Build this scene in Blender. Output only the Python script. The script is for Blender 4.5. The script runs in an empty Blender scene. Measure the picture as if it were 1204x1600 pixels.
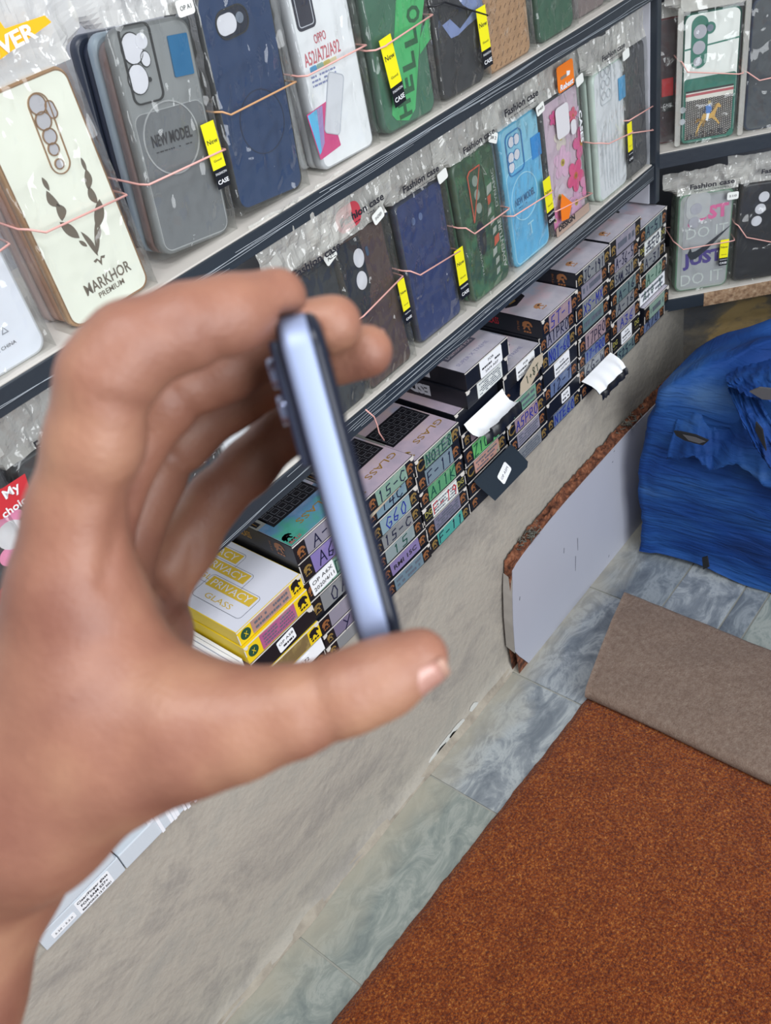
import bpy, bmesh, math, random
import numpy as np
from mathutils import Vector, Matrix, Euler, noise

random.seed(7)
SC = bpy.context.scene
COL = SC.collection
PI = math.pi

# ---------------------------------------------------------------- camera
CAM_H = 1.138
FPX = 1449.07
R_ = np.array([[0.62008659, -0.76428825, -0.17707654],
               [-0.58837463, -0.30374323, -0.74936997],
               [0.51894885, 0.56886161, -0.63803492]])
CP = Vector((0, 0, CAM_H))
cam_d = bpy.data.cameras.new('camera')
cam = bpy.data.objects.new('camera', cam_d)
COL.objects.link(cam)
cam_d.sensor_fit = 'VERTICAL'
cam_d.sensor_height = 24.0
cam_d.sensor_width = 18.06
cam_d.lens = FPX / 1600 * 24
cam_d.clip_start = 0.02
rx, ry, rz = Vector(R_[0]), -Vector(R_[1]), -Vector(R_[2])
cam.matrix_world = Matrix.Translation(CP) @ Matrix((rx, ry, rz)).transposed().to_4x4()
cam_d.dof.use_dof = True
cam_d.dof.focus_distance = 0.95
cam_d.dof.aperture_fstop = 11.5
SC.camera = cam

# ---------------------------------------------------------------- light
W = bpy.data.worlds.new('world'); SC.world = W; W.use_nodes = True
bg = W.node_tree.nodes['Background']
bg.inputs[0].default_value = (0.88, 0.93, 1.0, 1); bg.inputs[1].default_value = 0.25
def area(name, loc, target, size, sy, power, col):
    l = bpy.data.lights.new(name, 'AREA'); l.shape = 'RECTANGLE'; l.size = size; l.size_y = sy
    l.energy = power; l.color = col
    o = bpy.data.objects.new(name, l); COL.objects.link(o); o.location = loc
    o.rotation_euler = (Vector(target) - Vector(loc)).to_track_quat('-Z', 'Y').to_euler()
    return o
area('doorway_daylight', (0.0, -1.7, 1.6), (0.7, 0.6, 0.6), 1.5, 1.9, 58, (0.93, 0.97, 1.0))
area('added_overhead_light', (-0.1, -0.1, 2.5), (0.4, 0.3, 0.3), 1.2, 0.25, 22, (0.97, 0.98, 1.0))  # unseen lamp added overhead for sparkle on the film and brighter box lids
vs = SC.view_settings
vs.view_transform = 'Standard'; vs.look = 'None'; vs.gamma = 1.0; vs.use_curve_mapping = False
vs.exposure = 0.22

# ---------------------------------------------------------------- helpers
def ray(u, v):
    c = np.array([(u - 602) / FPX, (v - 800) / FPX, 1.0])
    return Vector(R_.T @ c)
def campt(u, v, d):
    return CP + ray(u, v) * d
def hit(u, v, O, n):
    d = ray(u, v); return CP + d * ((Vector(O) - CP).dot(n) / d.dot(n))
def atY(u, v, y): return hit(u, v, (0, y, 0), Vector((0, 1, 0)))
def atZ(u, v, z): return hit(u, v, (0, 0, z), Vector((0, 0, 1)))

def srgb(h):
    if isinstance(h, str):
        c = [int(h[i:i + 2], 16) / 255 for i in (0, 2, 4)]
    else: c = h
    return tuple(((x / 12.92) if x <= 0.04045 else ((x + 0.055) / 1.055) ** 2.4) for x in c) + (1,)

MATS = {}
def mat(name, hexc, rough=0.5, metal=0.0, bump=0.0, bscale=200, var=0.0, vscale=20, spec=0.5, trans=0.0, sheen=0.0, sss=0.0, coat=0.0, alpha=1.0):
    if name in MATS: return MATS[name]
    m = bpy.data.materials.new(name); m.use_nodes = True
    nt = m.node_tree; b = nt.nodes['Principled BSDF']
    c = srgb(hexc)
    b.inputs['Base Color'].default_value = c
    b.inputs['Roughness'].default_value = rough
    b.inputs['Metallic'].default_value = metal
    b.inputs['Specular IOR Level'].default_value = spec
    b.inputs['Transmission Weight'].default_value = trans
    b.inputs['Sheen Weight'].default_value = sheen
    b.inputs['Coat Weight'].default_value = coat
    b.inputs['Alpha'].default_value = alpha
    if sss:
        b.inputs['Subsurface Weight'].default_value = sss
        b.inputs['Subsurface Radius'].default_value = (0.006, 0.003, 0.0015)
        b.inputs['Subsurface Scale'].default_value = 1.0
    tc = nt.nodes.new('ShaderNodeTexCoord')
    if var > 0:
        n = nt.nodes.new('ShaderNodeTexNoise'); n.inputs['Scale'].default_value = vscale; n.inputs['Detail'].default_value = 6
        nt.links.new(tc.outputs['Object'], n.inputs['Vector'])
        r = nt.nodes.new('ShaderNodeValToRGB')
        r.color_ramp.elements[0].position = 0.3; r.color_ramp.elements[1].position = 0.7
        r.color_ramp.elements[0].color = tuple(x * (1 - var) for x in c[:3]) + (1,)
        r.color_ramp.elements[1].color = tuple(min(1, x * (1 + var)) for x in c[:3]) + (1,)
        nt.links.new(n.outputs['Fac'], r.inputs[0]); nt.links.new(r.outputs[0], b.inputs['Base Color'])
    if bump > 0:
        n = nt.nodes.new('ShaderNodeTexNoise'); n.inputs['Scale'].default_value = bscale; n.inputs['Detail'].default_value = 5
        nt.links.new(tc.outputs['Object'], n.inputs['Vector'])
        bp = nt.nodes.new('ShaderNodeBump'); bp.inputs['Strength'].default_value = 1.0; bp.inputs['Distance'].default_value = bump
        nt.links.new(n.outputs['Fac'], bp.inputs['Height']); nt.links.new(bp.outputs[0], b.inputs['Normal'])
    MATS[name] = m
    return m

def ramp_mat(name, stops, scale=8, rough=0.4, metal=0.0, bump=0.0, bscale=100, detail=8, dist=0.0, stretch=(1, 1, 1), rot=(0, 0, 0), ntype='noise', coord='Object', spec=0.5, lac=2.0, nrough=0.55):
    if name in MATS: return MATS[name]
    m = bpy.data.materials.new(name); m.use_nodes = True; nt = m.node_tree; b = nt.nodes['Principled BSDF']
    b.inputs['Roughness'].default_value = rough; b.inputs['Metallic'].default_value = metal
    b.inputs['Specular IOR Level'].default_value = spec
    tc = nt.nodes.new('ShaderNodeTexCoord'); mp = nt.nodes.new('ShaderNodeMapping')
    mp.inputs['Scale'].default_value = stretch; mp.inputs['Rotation'].default_value = rot
    nt.links.new(tc.outputs[coord], mp.inputs[0])
    n = nt.nodes.new('ShaderNodeTexNoise'); n.inputs['Scale'].default_value = scale; n.inputs['Detail'].default_value = detail
    n.inputs['Distortion'].default_value = dist; n.inputs['Roughness'].default_value = nrough
    nt.links.new(mp.outputs[0], n.inputs['Vector'])
    r = nt.nodes.new('ShaderNodeValToRGB')
    el = r.color_ramp.elements
    while len(el) > 1: el.remove(el[-1])
    el[0].position = stops[0][0]; el[0].color = srgb(stops[0][1])
    for p, c in stops[1:]:
        e = el.new(p); e.color = srgb(c)
    nt.links.new(n.outputs['Fac'], r.inputs[0]); nt.links.new(r.outputs[0], b.inputs['Base Color'])
    if bump > 0:
        n2 = nt.nodes.new('ShaderNodeTexNoise'); n2.inputs['Scale'].default_value = bscale; n2.inputs['Detail'].default_value = 6
        nt.links.new(tc.outputs[coord], n2.inputs['Vector'])
        bp = nt.nodes.new('ShaderNodeBump'); bp.inputs['Distance'].default_value = bump
        nt.links.new(n2.outputs['Fac'], bp.inputs['Height']); nt.links.new(bp.outputs[0], b.inputs['Normal'])
    MATS[name] = m
    return m

def film_mat(name, haze=0.03, gloss=0.22, tint=(0.97, 0.98, 0.97), bump=0.0012, bscale=60, rough=0.09, patch=(.40, .62), boost=1.45):
    if name in MATS: return MATS[name]
    m = bpy.data.materials.new(name); m.use_nodes = True; nt = m.node_tree
    for n in list(nt.nodes): nt.nodes.remove(n)
    out = nt.nodes.new('ShaderNodeOutputMaterial')
    tr = nt.nodes.new('ShaderNodeBsdfTransparent'); tr.inputs[0].default_value = tint + (1,)
    df = nt.nodes.new('ShaderNodeBsdfDiffuse'); df.inputs[0].default_value = (0.80, 0.79, 0.74, 1)
    gl = nt.nodes.new('ShaderNodeBsdfGlossy'); gl.inputs['Roughness'].default_value = rough
    lw = nt.nodes.new('ShaderNodeLayerWeight'); lw.inputs[0].default_value = gloss
    m1 = nt.nodes.new('ShaderNodeMixShader'); m1.inputs[0].default_value = haze
    m2 = nt.nodes.new('ShaderNodeMixShader')
    tc = nt.nodes.new('ShaderNodeTexCoord')
    # crumple: facets of a stretched cell pattern, bent by noise, present only in patches
    nz = nt.nodes.new('ShaderNodeTexNoise'); nz.inputs['Scale'].default_value = bscale * .5; nz.inputs['Detail'].default_value = 2
    nt.links.new(tc.outputs['Object'], nz.inputs['Vector'])
    vm = nt.nodes.new('ShaderNodeVectorMath'); vm.operation = 'MULTIPLY_ADD'; vm.inputs[1].default_value = (.022, .022, .022)
    nt.links.new(nz.outputs['Color'], vm.inputs[0]); nt.links.new(tc.outputs['Object'], vm.inputs[2])
    mp = nt.nodes.new('ShaderNodeMapping'); mp.inputs['Scale'].default_value = (1.35, 1.35, .24); mp.inputs['Rotation'].default_value = (0, .42, 0)
    nt.links.new(vm.outputs[0], mp.inputs[0])
    vo = nt.nodes.new('ShaderNodeTexVoronoi'); vo.inputs['Scale'].default_value = bscale; nt.links.new(mp.outputs[0], vo.inputs['Vector'])
    mk = nt.nodes.new('ShaderNodeTexNoise'); mk.inputs['Scale'].default_value = 22; mk.inputs['Detail'].default_value = 1
    nt.links.new(tc.outputs['Object'], mk.inputs['Vector'])
    mr = nt.nodes.new('ShaderNodeMapRange'); mr.inputs['From Min'].default_value = patch[0]; mr.inputs['From Max'].default_value = patch[1]
    nt.links.new(mk.outputs['Fac'], mr.inputs['Value'])
    mu = nt.nodes.new('ShaderNodeMath'); mu.operation = 'MULTIPLY'; nt.links.new(vo.outputs['Distance'], mu.inputs[0]); nt.links.new(mr.outputs[0], mu.inputs[1])
    bp = nt.nodes.new('ShaderNodeBump'); bp.inputs['Distance'].default_value = bump
    nt.links.new(mu.outputs[0], bp.inputs['Height'])
    nt.links.new(bp.outputs[0], gl.inputs['Normal']); nt.links.new(bp.outputs[0], lw.inputs['Normal'])
    nt.links.new(tr.outputs[0], m1.inputs[1]); nt.links.new(df.outputs[0], m1.inputs[2])
    bo = nt.nodes.new('ShaderNodeMath'); bo.operation = 'MULTIPLY'; bo.use_clamp = True; bo.inputs[1].default_value = boost
    mn = nt.nodes.new('ShaderNodeMath'); mn.operation = 'MINIMUM'; mn.inputs[1].default_value = .38
    nt.links.new(lw.outputs['Fresnel'], bo.inputs[0]); nt.links.new(bo.outputs[0], mn.inputs[0]); nt.links.new(mn.outputs[0], m2.inputs[0])
    nt.links.new(m1.outputs[0], m2.inputs[1]); nt.links.new(gl.outputs[0], m2.inputs[2])
    nt.links.new(m2.outputs[0], out.inputs[0])
    MATS[name] = m
    return m

class MB:
    def __init__(s): s.v = []; s.f = []; s.mi = []; s.mats = []; s.sm = []
    def m(s, mt):
        if mt not in s.mats: s.mats.append(mt)
        return s.mats.index(mt)
    def add(s, vs, fs, mt, smooth=False):
        k = len(s.v); i = s.m(mt)
        s.v += [tuple(v) for v in vs]
        for f in fs:
            s.f.append(tuple(k + j for j in f)); s.mi.append(i); s.sm.append(smooth)
    def box(s, a, b, mt, bev=0.0):
        x0, y0, z0 = a; x1, y1, z1 = b
        vs = [(x0, y0, z0), (x1, y0, z0), (x1, y1, z0), (x0, y1, z0), (x0, y0, z1), (x1, y0, z1), (x1, y1, z1), (x0, y1, z1)]
        fs = [(0, 3, 2, 1), (4, 5, 6, 7), (0, 1, 5, 4), (1, 2, 6, 5), (2, 3, 7, 6), (3, 0, 4, 7)]
        if bev:
            bm = bmesh.new()
            bv = [bm.verts.new(v) for v in vs]
            for f in fs: bm.faces.new([bv[i] for i in f])
            bmesh.ops.bevel(bm, geom=bm.edges[:], offset=bev, segments=2, affect='EDGES', profile=0.6)
            bm.verts.index_update()
            vs = [v.co[:] for v in bm.verts]; fs = [[v.index for v in f.verts] for f in bm.faces]; bm.free()
        s.add(vs, fs, mt)
    def poly(s, pts, y, mt, th=0.0003):
        """flat thin prism from 2-D (x,z) points, front face at y"""
        n = len(pts)
        vs = [(p[0], y, p[1]) for p in pts] + [(p[0], y + th, p[1]) for p in pts]
        fs = [tuple(range(n)), tuple(range(2 * n - 1, n - 1, -1))]
        fs += [(i, (i + 1) % n, n + (i + 1) % n, n + i) for i in range(n)]
        s.add(vs, fs, mt)
    def polyf(s, pts, fr, mt, d=0.0003):
        n = len(pts)
        s.add([fr(p[0], p[1], d) for p in pts], [tuple(range(n))], mt)
    def ringp(s, outer, inner, y, mt, th=0.0006):
        n = len(outer)
        vs = [(p[0], y, p[1]) for p in outer] + [(p[0], y, p[1]) for p in inner] + [(p[0], y + th, p[1]) for p in outer] + [(p[0], y + th, p[1]) for p in inner]
        fs = []
        for i in range(n):
            j = (i + 1) % n
            fs += [(i, j, n + j, n + i), (2 * n + i, 2 * n + j, j, i), (n + i, n + j, 3 * n + j, 3 * n + i)]
        s.add(vs, fs, mt)
    def tube(s, pts, r, mt, seg=6, closed=False, cap=True):
        pts = [Vector(p) for p in pts]; n = len(pts); rr = r if isinstance(r, (list, tuple)) else [r] * n
        vs = []; fs = []
        up = Vector((0.13, 0.31, 0.94)).normalized()
        for i, p in enumerate(pts):
            a = pts[(i - 1) % n] if (closed or i > 0) else p
            b = pts[(i + 1) % n] if (closed or i < n - 1) else p
            t = (b - a).normalized()
            u = t.cross(up)
            if u.length < 0.05: u = t.cross(Vector((1, 0, 0)))
            u.normalize(); w = t.cross(u)
            for k in range(seg):
                an = 2 * PI * k / seg
                vs.append(p + (u * math.cos(an) + w * math.sin(an)) * rr[i])
        for i in range(n if closed else n - 1):
            j = (i + 1) % n
            for k in range(seg):
                l = (k + 1) % seg
                fs.append((i * seg + k, i * seg + l, j * seg + l, j * seg + k))
        if cap and not closed:
            fs.append(tuple(range(seg - 1, -1, -1))); fs.append(tuple((n - 1) * seg + k for k in range(seg)))
        s.add(vs, fs, mt, True)
    def build(s, name, parent=None, loc=None, rot=None):
        me = bpy.data.meshes.new(name)
        me.from_pydata(s.v, [], s.f)
        for mt in s.mats: me.materials.append(mt)
        me.polygons.foreach_set('material_index', s.mi)
        me.polygons.foreach_set('use_smooth', s.sm)
        me.update()
        o = bpy.data.objects.new(name, me); COL.objects.link(o)
        if parent: o.parent = parent
        if loc: o.location = loc
        if rot: o.rotation_euler = rot
        return o

def empty(name, loc=(0, 0, 0), rot=(0, 0, 0)):
    o = bpy.data.objects.new(name, None); COL.objects.link(o); o.location = loc; o.rotation_euler = rot
    o.empty_display_size = 0.02
    return o
def tag(o, label, cat, group=None):
    o['label'] = label; o['category'] = cat
    if group: o['group'] = group
    return o
def struct(o, label=None):
    o['kind'] = 'structure'
    if label: o['label'] = label
    return o

def rrect(w, h, r, n=6, cx=0, cz=0, ang=0):
    r = min(r, w / 2 - 1e-5, h / 2 - 1e-5)
    pts = []
    for (sx, sz, a0) in ((1, 1, 0), (-1, 1, 90), (-1, -1, 180), (1, -1, 270)):
        for i in range(n + 1):
            a = math.radians(a0 + 90 * i / n)
            pts.append((sx * (w / 2 - r) + r * math.cos(a), sz * (h / 2 - r) + r * math.sin(a)))
    ca, sa = math.cos(ang), math.sin(ang)
    return [(cx + x * ca - z * sa, cz + x * sa + z * ca) for x, z in pts]
def circ(cx, cz, r, n=20, rz=None):
    rz = rz or r
    return [(cx + r * math.cos(2 * PI * i / n), cz + rz * math.sin(2 * PI * i / n)) for i in range(n)]

_TX = {}
def text_geo(s, bold=0.0):
    k = (s, bold)
    if k in _TX: return _TX[k]
    cu = bpy.data.curves.new('txt', 'FONT'); cu.body = s; cu.size = 1.0; cu.align_x = 'CENTER'; cu.align_y = 'CENTER'
    cu.resolution_u = 2; cu.offset = bold
    o = bpy.data.objects.new('txt', cu); COL.objects.link(o)
    dg = bpy.context.evaluated_depsgraph_get()
    me = bpy.data.meshes.new_from_object(o.evaluated_get(dg))
    V = [(v.co.x, v.co.y) for v in me.vertices]; F = [tuple(p.vertices) for p in me.polygons]
    bpy.data.objects.remove(o); bpy.data.curves.remove(cu); bpy.data.meshes.remove(me)
    if V:
        xs = [v[0] for v in V]; w = max(xs) - min(xs); cx = (max(xs) + min(xs)) / 2
        ys = [v[1] for v in V]; cy = (max(ys) + min(ys)) / 2
        V = [(a - cx, b - cy) for a, b in V]
    else: w = 1
    _TX[k] = (V, F, w)
    return _TX[k]
def xz(y):                       # drawing frame on a face whose outward side is -y
    return lambda a, b, d=0.0: (a, y - d, b)
def put_text(mb, s, w, h, cx, cz, fr, mt, ang=0.0, d=0.0004, bold=0.0, shear=0.0):
    """text fitted to width w (height h: cap height) in frame fr"""
    V, F, tw = text_geo(s, bold)
    if not V: return
    sx = w / tw; sy = h / 0.7
    ca, sa = math.cos(ang), math.sin(ang)
    out = []
    for a, b in V:
        a2 = a * sx + b * sy * shear; b2 = b * sy
        out.append(fr(cx + a2 * ca - b2 * sa, cz + a2 * sa + b2 * ca, d))
    mb.add(out, F, mt)

# single-stroke hand lettering
G = {'A': [[(0, 0), (.35, 1), (.7, 0)], [(.15, .4), (.55, .42)]], 'B': [[(0, 0), (0, 1), (.5, .9), (.45, .55), (0, .5), (.6, .4), (.5, 0), (0, 0)]],
     'C': [[(.6, .85), (.3, 1), (0, .6), (.05, .2), (.35, 0), (.6, .15)]], 'D': [[(0, 0), (0, 1), (.45, .85), (.6, .5), (.4, .05), (0, 0)]],
     'E': [[(.6, 1), (0, .95), (0, 0), (.6, .05)], [(0, .5), (.45, .5)]], 'F': [[(.6, 1), (0, .95), (.02, 0)], [(0, .5), (.45, .55)]],
     'G': [[(.6, .85), (.3, 1), (0, .5), (.3, 0), (.6, .2), (.6, .45), (.35, .45)]], 'H': [[(0, 1), (0, 0)], [(.6, 1), (.6, 0)], [(0, .5), (.6, .5)]],
     'I': [[(.2, 0), (.25, 1)]], 'J': [[(.1, 1), (.6, 1)], [(.4, 1), (.4, .1), (.1, 0), (0, .25)]], 'K': [[(0, 1), (0, 0)], [(.6, 1), (0, .45), (.6, 0)]],
     'L': [[(.05, 1), (0, 0), (.6, .05)]], 'M': [[(0, 0), (.05, 1), (.35, .3), (.65, 1), (.7, 0)]], 'N': [[(0, 0), (.03, 1), (.55, 0), (.6, 1)]],
     'O': [[(.3, 1), (0, .7), (.05, .2), (.35, 0), (.6, .4), (.5, .9), (.3, 1)]], 'P': [[(0, 0), (.02, 1), (.5, .95), (.55, .55), (0, .45)]],
     'R': [[(0, 0), (.02, 1), (.5, .95), (.5, .55), (0, .5), (.6, 0)]], 'S': [[(.6, .9), (.25, 1), (0, .75), (.5, .4), (.45, .05), (0, .1)]],
     'T': [[(0, .95), (.7, 1)], [(.35, 1), (.3, 0)]], 'U': [[(0, 1), (.05, .1), (.4, 0), (.6, .3), (.6, 1)]], 'V': [[(0, 1), (.3, 0), (.6, 1)]],
     'W': [[(0, 1), (.2, 0), (.4, .7), (.6, 0), (.8, 1)]], 'X': [[(0, 1), (.6, 0)], [(.6, 1), (0, 0)]], 'Y': [[(0, 1), (.3, .5)], [(.6, 1), (.1, -.15)]],
     'Z': [[(0, .95), (.6, 1), (0, 0), (.65, .05)]], '-': [[(.05, .5), (.5, .53)]], '+': [[(.05, .5), (.5, .5)], [(.28, .75), (.28, .25)]], '.': [[(.1, 0), (.16, .06)]],
     '0': [[(.3, 1), (0, .6), (.1, .1), (.4, 0), (.55, .5), (.4, .95), (.3, 1)]], '1': [[(.2, .85), (.32, 1), (.3, 0)]],
     '2': [[(.02, .8), (.3, 1), (.5, .7), (0, 0), (.6, .05)]], '3': [[(0, .95), (.5, .95), (.2, .55), (.55, .35), (.3, 0), (0, .1)]],
     '4': [[(.2, 1), (0, .45), (.6, .45)], [(.45, .8), (.4, 0)]], '5': [[(.55, 1), (.1, .95), (.08, .55), (.5, .5), (.45, .05), (0, .05)]],
     '6': [[(.5, 1), (.1, .6), (.02, .15), (.35, 0), (.5, .3), (.1, .4)]], '7': [[(0, .95), (.6, 1), (.2, 0)]],
     '8': [[(.5, .9), (.2, 1), (.05, .75), (.5, .3), (.3, 0), (.03, .2), (.5, .75), (.5, .9)]], '9': [[(.5, .7), (.2, 1), (0, .7), (.3, .5), (.5, .75), (.4, 0)]]}
def ink(mb, s, w, h, cx, cz, fr, mt, sw=0.0009, ang=0.0, rnd=None):
    rnd = rnd or random
    adv = 0.9; tot = max(0.6, adv * len(s) - 0.3); sx = w / tot
    x = 0.0; ca, sa = math.cos(ang), math.sin(ang)
    for ch in s.upper():
        if ch in G:
            jy = rnd.uniform(-.08, .08); js = rnd.uniform(.9, 1.12); sh = rnd.uniform(0.05, .25)
            for st in G[ch]:
                P = []
                for a, b in st:
                    A = (x + a * .95 + b * sh * .5 - tot / 2) * sx; B = ((b - .5) * js + jy) * h
                    P.append((cx + A * ca - B * sa, cz + A * sa + B * ca))
                for i in range(len(P) - 1):
                    (x0, y0), (x1, y1) = P[i], P[i + 1]
                    dx, dy = x1 - x0, y1 - y0; L = math.hypot(dx, dy) or 1e-6
                    ex, ey = dx / L * sw * .4, dy / L * sw * .4; nx, ny = -dy / L * sw * .5, dx / L * sw * .5
                    q = [(x0 - ex + nx, y0 - ey + ny), (x0 - ex - nx, y0 - ey - ny), (x1 + ex - nx, y1 + ey - ny), (x1 + ex + nx, y1 + ey + ny)]
                    mb.polyf(q, fr, mt, 0.00045)
        x += adv
def scribble(mb, w, h, cx, cz, fr, mt, rows=3, rnd=None, fill=0.75):
    """rows of small printed bars: unreadably fine print"""
    rnd = rnd or random
    rh = h / rows
    for r in range(rows):
        z = cz + h / 2 - (r + .5) * rh; x = cx - w / 2
        while x < cx + w / 2 - 0.001:
            l = rnd.uniform(.0012, .005); l = min(l, cx + w / 2 - x)
            if rnd.random() < fill: mb.polyf([(x, z - rh * .22), (x + l, z - rh * .22), (x + l, z + rh * .22), (x, z + rh * .22)], fr, mt, 0.0004)
            x += l + .0009
# ---------------------------------------------------------------- palette
M_BLACK = mat('black_card', '12141c', .38)
M_WORN = mat('worn_paper_edge', 'cfcac4', .8)
M_WHITE = mat('white_paper', 'e9ebef', .55)
M_INK = mat('blue_black_ink', '10163a', .5)
M_INKB = mat('blue_ink', '1a2a9a', .5)
M_INKG = mat('green_ink', '0c4a40', .5)
M_RED = mat('red_print', 'c02c38', .5)
M_PRINT = mat('dark_print', '24242c', .5)
M_GOLD = mat('gold_foil', 'c99a3c', .3, metal=.6)
M_LION = mat('orange_brown_foil', '94603a', .4, metal=.2)
M_LIONG = mat('gold_brown_foil', '8f7440', .4, metal=.2)
M_YEL = mat('yellow_card', 'e2c21a', .45)
M_EDGE = mat('black_edging', '2a313a', .35, bump=.0004, bscale=90)
M_SHELF = mat('shelf_laminate', 'c9c4bd', .45, var=.05, vscale=9)
M_BACKP = mat('grey_back_panel', 'b9bbc4', .6)
M_CREASE = mat('film_crease', 'a4abb3', .3)
M_FILM = film_mat('clear_film', haze=.035, gloss=.30, bump=.0075, bscale=52, rough=.06, patch=(.45, .68))
M_FILMH = film_mat('crumpled_film', haze=.42, gloss=.34, bump=.009, bscale=62, rough=.07, patch=(.25, .5))
M_FILMM = film_mat('milky_film', haze=.30, gloss=.34, bump=.004, bscale=50, rough=.12)
M_BAND = mat('pink_rubber', 'dfa8a0', .5)
M_BANDT = mat('tan_rubber', 'c89a70', .5)
M_BANDD = mat('dark_rubber', '1a1c22', .5)
M_TYEL = mat('yellow_sticker', 'e8e018', .4)
M_TBLK = mat('black_sticker', '10131c', .4)
M_FOAM = mat('white_foam_insert', 'c6c6cc', .8)

H1, H2 = 0.831, 0.5945      # top surfaces of the two shelves
YS = 0.615                  # their front edge

# ---------------------------------------------------------------- the setting
# floor of marble slabs: one quad per slab with its own tone
def marble(name, a, b, c, seed, rot):
    m = ramp_mat(name, [(.36, a), (.48, b), (.57, c), (.64, b), (.72, a)], scale=13 + seed, rough=.42, detail=14, dist=.9, stretch=(1.0, 1.9, 1), rot=(0, 0, rot), bump=.0004, bscale=60, nrough=.70)
    nt = m.node_tree; b_ = nt.nodes['Principled BSDF']
    old = b_.inputs['Base Color'].links[0].from_socket
    tc = nt.nodes.new('ShaderNodeTexCoord'); sp = nt.nodes.new('ShaderNodeSeparateXYZ'); nt.links.new(tc.outputs['Object'], sp.inputs[0])
    n = nt.nodes.new('ShaderNodeTexNoise'); n.inputs['Scale'].default_value = 14; n.inputs['Detail'].default_value = 8
    nt.links.new(tc.outputs['Object'], n.inputs['Vector'])
    # cement residue that was never cleaned off along the plinth
    a1 = nt.nodes.new('ShaderNodeMath'); a1.operation = 'MULTIPLY_ADD'; a1.inputs[1].default_value = .10; a1.inputs[2].default_value = 0
    nt.links.new(n.outputs['Fac'], a1.inputs[0])
    a2 = nt.nodes.new('ShaderNodeMath'); a2.operation = 'ADD'; nt.links.new(sp.outputs['Y'], a2.inputs[0]); nt.links.new(a1.outputs[0], a2.inputs[1])
    mr = nt.nodes.new('ShaderNodeMapRange'); mr.inputs['From Min'].default_value = .585; mr.inputs['From Max'].default_value = .635
    nt.links.new(a2.outputs[0], mr.inputs['Value'])
    mx = nt.nodes.new('ShaderNodeMixRGB'); mx.inputs[2].default_value = srgb('a8a292')
    ml = nt.nodes.new('ShaderNodeMath'); ml.operation = 'MULTIPLY'; ml.inputs[1].default_value = .75; nt.links.new(mr.outputs[0], ml.inputs[0])
    nt.links.new(ml.outputs[0], mx.inputs[0]); nt.links.new(old, mx.inputs[1]); nt.links.new(mx.outputs[0], b_.inputs['Base Color'])
    return m
MM = [marble('marble_slab_a', '6c747c', '868d93', 'aab0b2', 0, .5), marble('marble_slab_b', '626a73', '7c838a', 'a0a6aa', 2, 1.1),
      marble('marble_slab_c', '737c7a', '868e89', '9ba09a', 4, .2), marble('marble_slab_d', '596069', '6f777e', '8c9398', 1, 2.0)]
M_GROUT = mat('tile_grout', '9a9a92', .9)
fl = MB()
fl.box((-2, -2.5, -.05), (3, .605, -.002), M_GROUT)
def tile(x0, x1, y0, y1, k):
    g = .0013
    fl.box((x0 + g, y0 + g, -.01), (x1 - g, y1 - g, 0.0), MM[k], bev=.0008)
xs = [-1.9, -1.6, -1.3, -1.0, -.7, -.4, -.09, .226, .506, .722, .938]
for i in range(len(xs) - 1):
    k = 2 if xs[i] < .5 and i > 5 else (0 if xs[i] < .7 else 1)
    tile(xs[i], xs[i + 1], .46 - .0, .6, [3, 1, 2, 0, 2, 0, 2, 2, 0, 1][i])
    for j, y in enumerate((-.02, -.5, -.98, -1.46, -1.94)):
        tile(xs[i], xs[i + 1], y, (.46 if j == 0 else y + .48), (i + j) % 4)
for (x0, x1) in ((.938, 1.15), (1.15, 1.38), (1.38, 1.62), (1.62, 2.9)):
    tile(x0, x1, .46, .6, 3); tile(x0, x1, .367, .46, 1 if x0 < 1 else 0); tile(x0, x1, .33, .367, 3)
    tile(x0, x1, -.02, .33, 2 if x0 < 1 else 0); tile(x0, x1, -.5, -.02, 1); tile(x0, x1, -1.9, -.5, 0)
struct(fl.build('floor'), 'grey veined marble slab floor with pale cement residue along the plinth')

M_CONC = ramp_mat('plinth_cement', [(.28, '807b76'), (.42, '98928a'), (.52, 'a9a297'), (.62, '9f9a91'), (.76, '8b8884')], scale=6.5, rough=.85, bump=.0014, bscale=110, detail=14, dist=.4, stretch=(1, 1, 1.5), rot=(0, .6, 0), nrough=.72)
def _corner_tone(m):
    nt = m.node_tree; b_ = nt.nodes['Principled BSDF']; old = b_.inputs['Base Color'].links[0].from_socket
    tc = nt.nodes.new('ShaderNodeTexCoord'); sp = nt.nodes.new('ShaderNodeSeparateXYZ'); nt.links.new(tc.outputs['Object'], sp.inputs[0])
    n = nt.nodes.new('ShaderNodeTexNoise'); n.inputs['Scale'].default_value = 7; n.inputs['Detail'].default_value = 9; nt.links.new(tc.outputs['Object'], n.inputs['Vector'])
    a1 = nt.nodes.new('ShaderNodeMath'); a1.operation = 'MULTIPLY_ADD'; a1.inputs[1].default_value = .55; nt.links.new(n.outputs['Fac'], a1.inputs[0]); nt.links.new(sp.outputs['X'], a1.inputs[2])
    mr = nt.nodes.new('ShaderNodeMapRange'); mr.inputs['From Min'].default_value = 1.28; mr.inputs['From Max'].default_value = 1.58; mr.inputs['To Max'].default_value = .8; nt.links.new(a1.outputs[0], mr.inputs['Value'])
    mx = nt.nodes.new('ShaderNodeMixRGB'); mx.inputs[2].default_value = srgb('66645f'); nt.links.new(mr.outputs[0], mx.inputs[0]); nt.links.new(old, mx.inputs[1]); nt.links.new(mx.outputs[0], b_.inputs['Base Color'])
_corner_tone(M_CONC)   # plinth colour turns darker and greyer, unevenly, towards the corner
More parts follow.
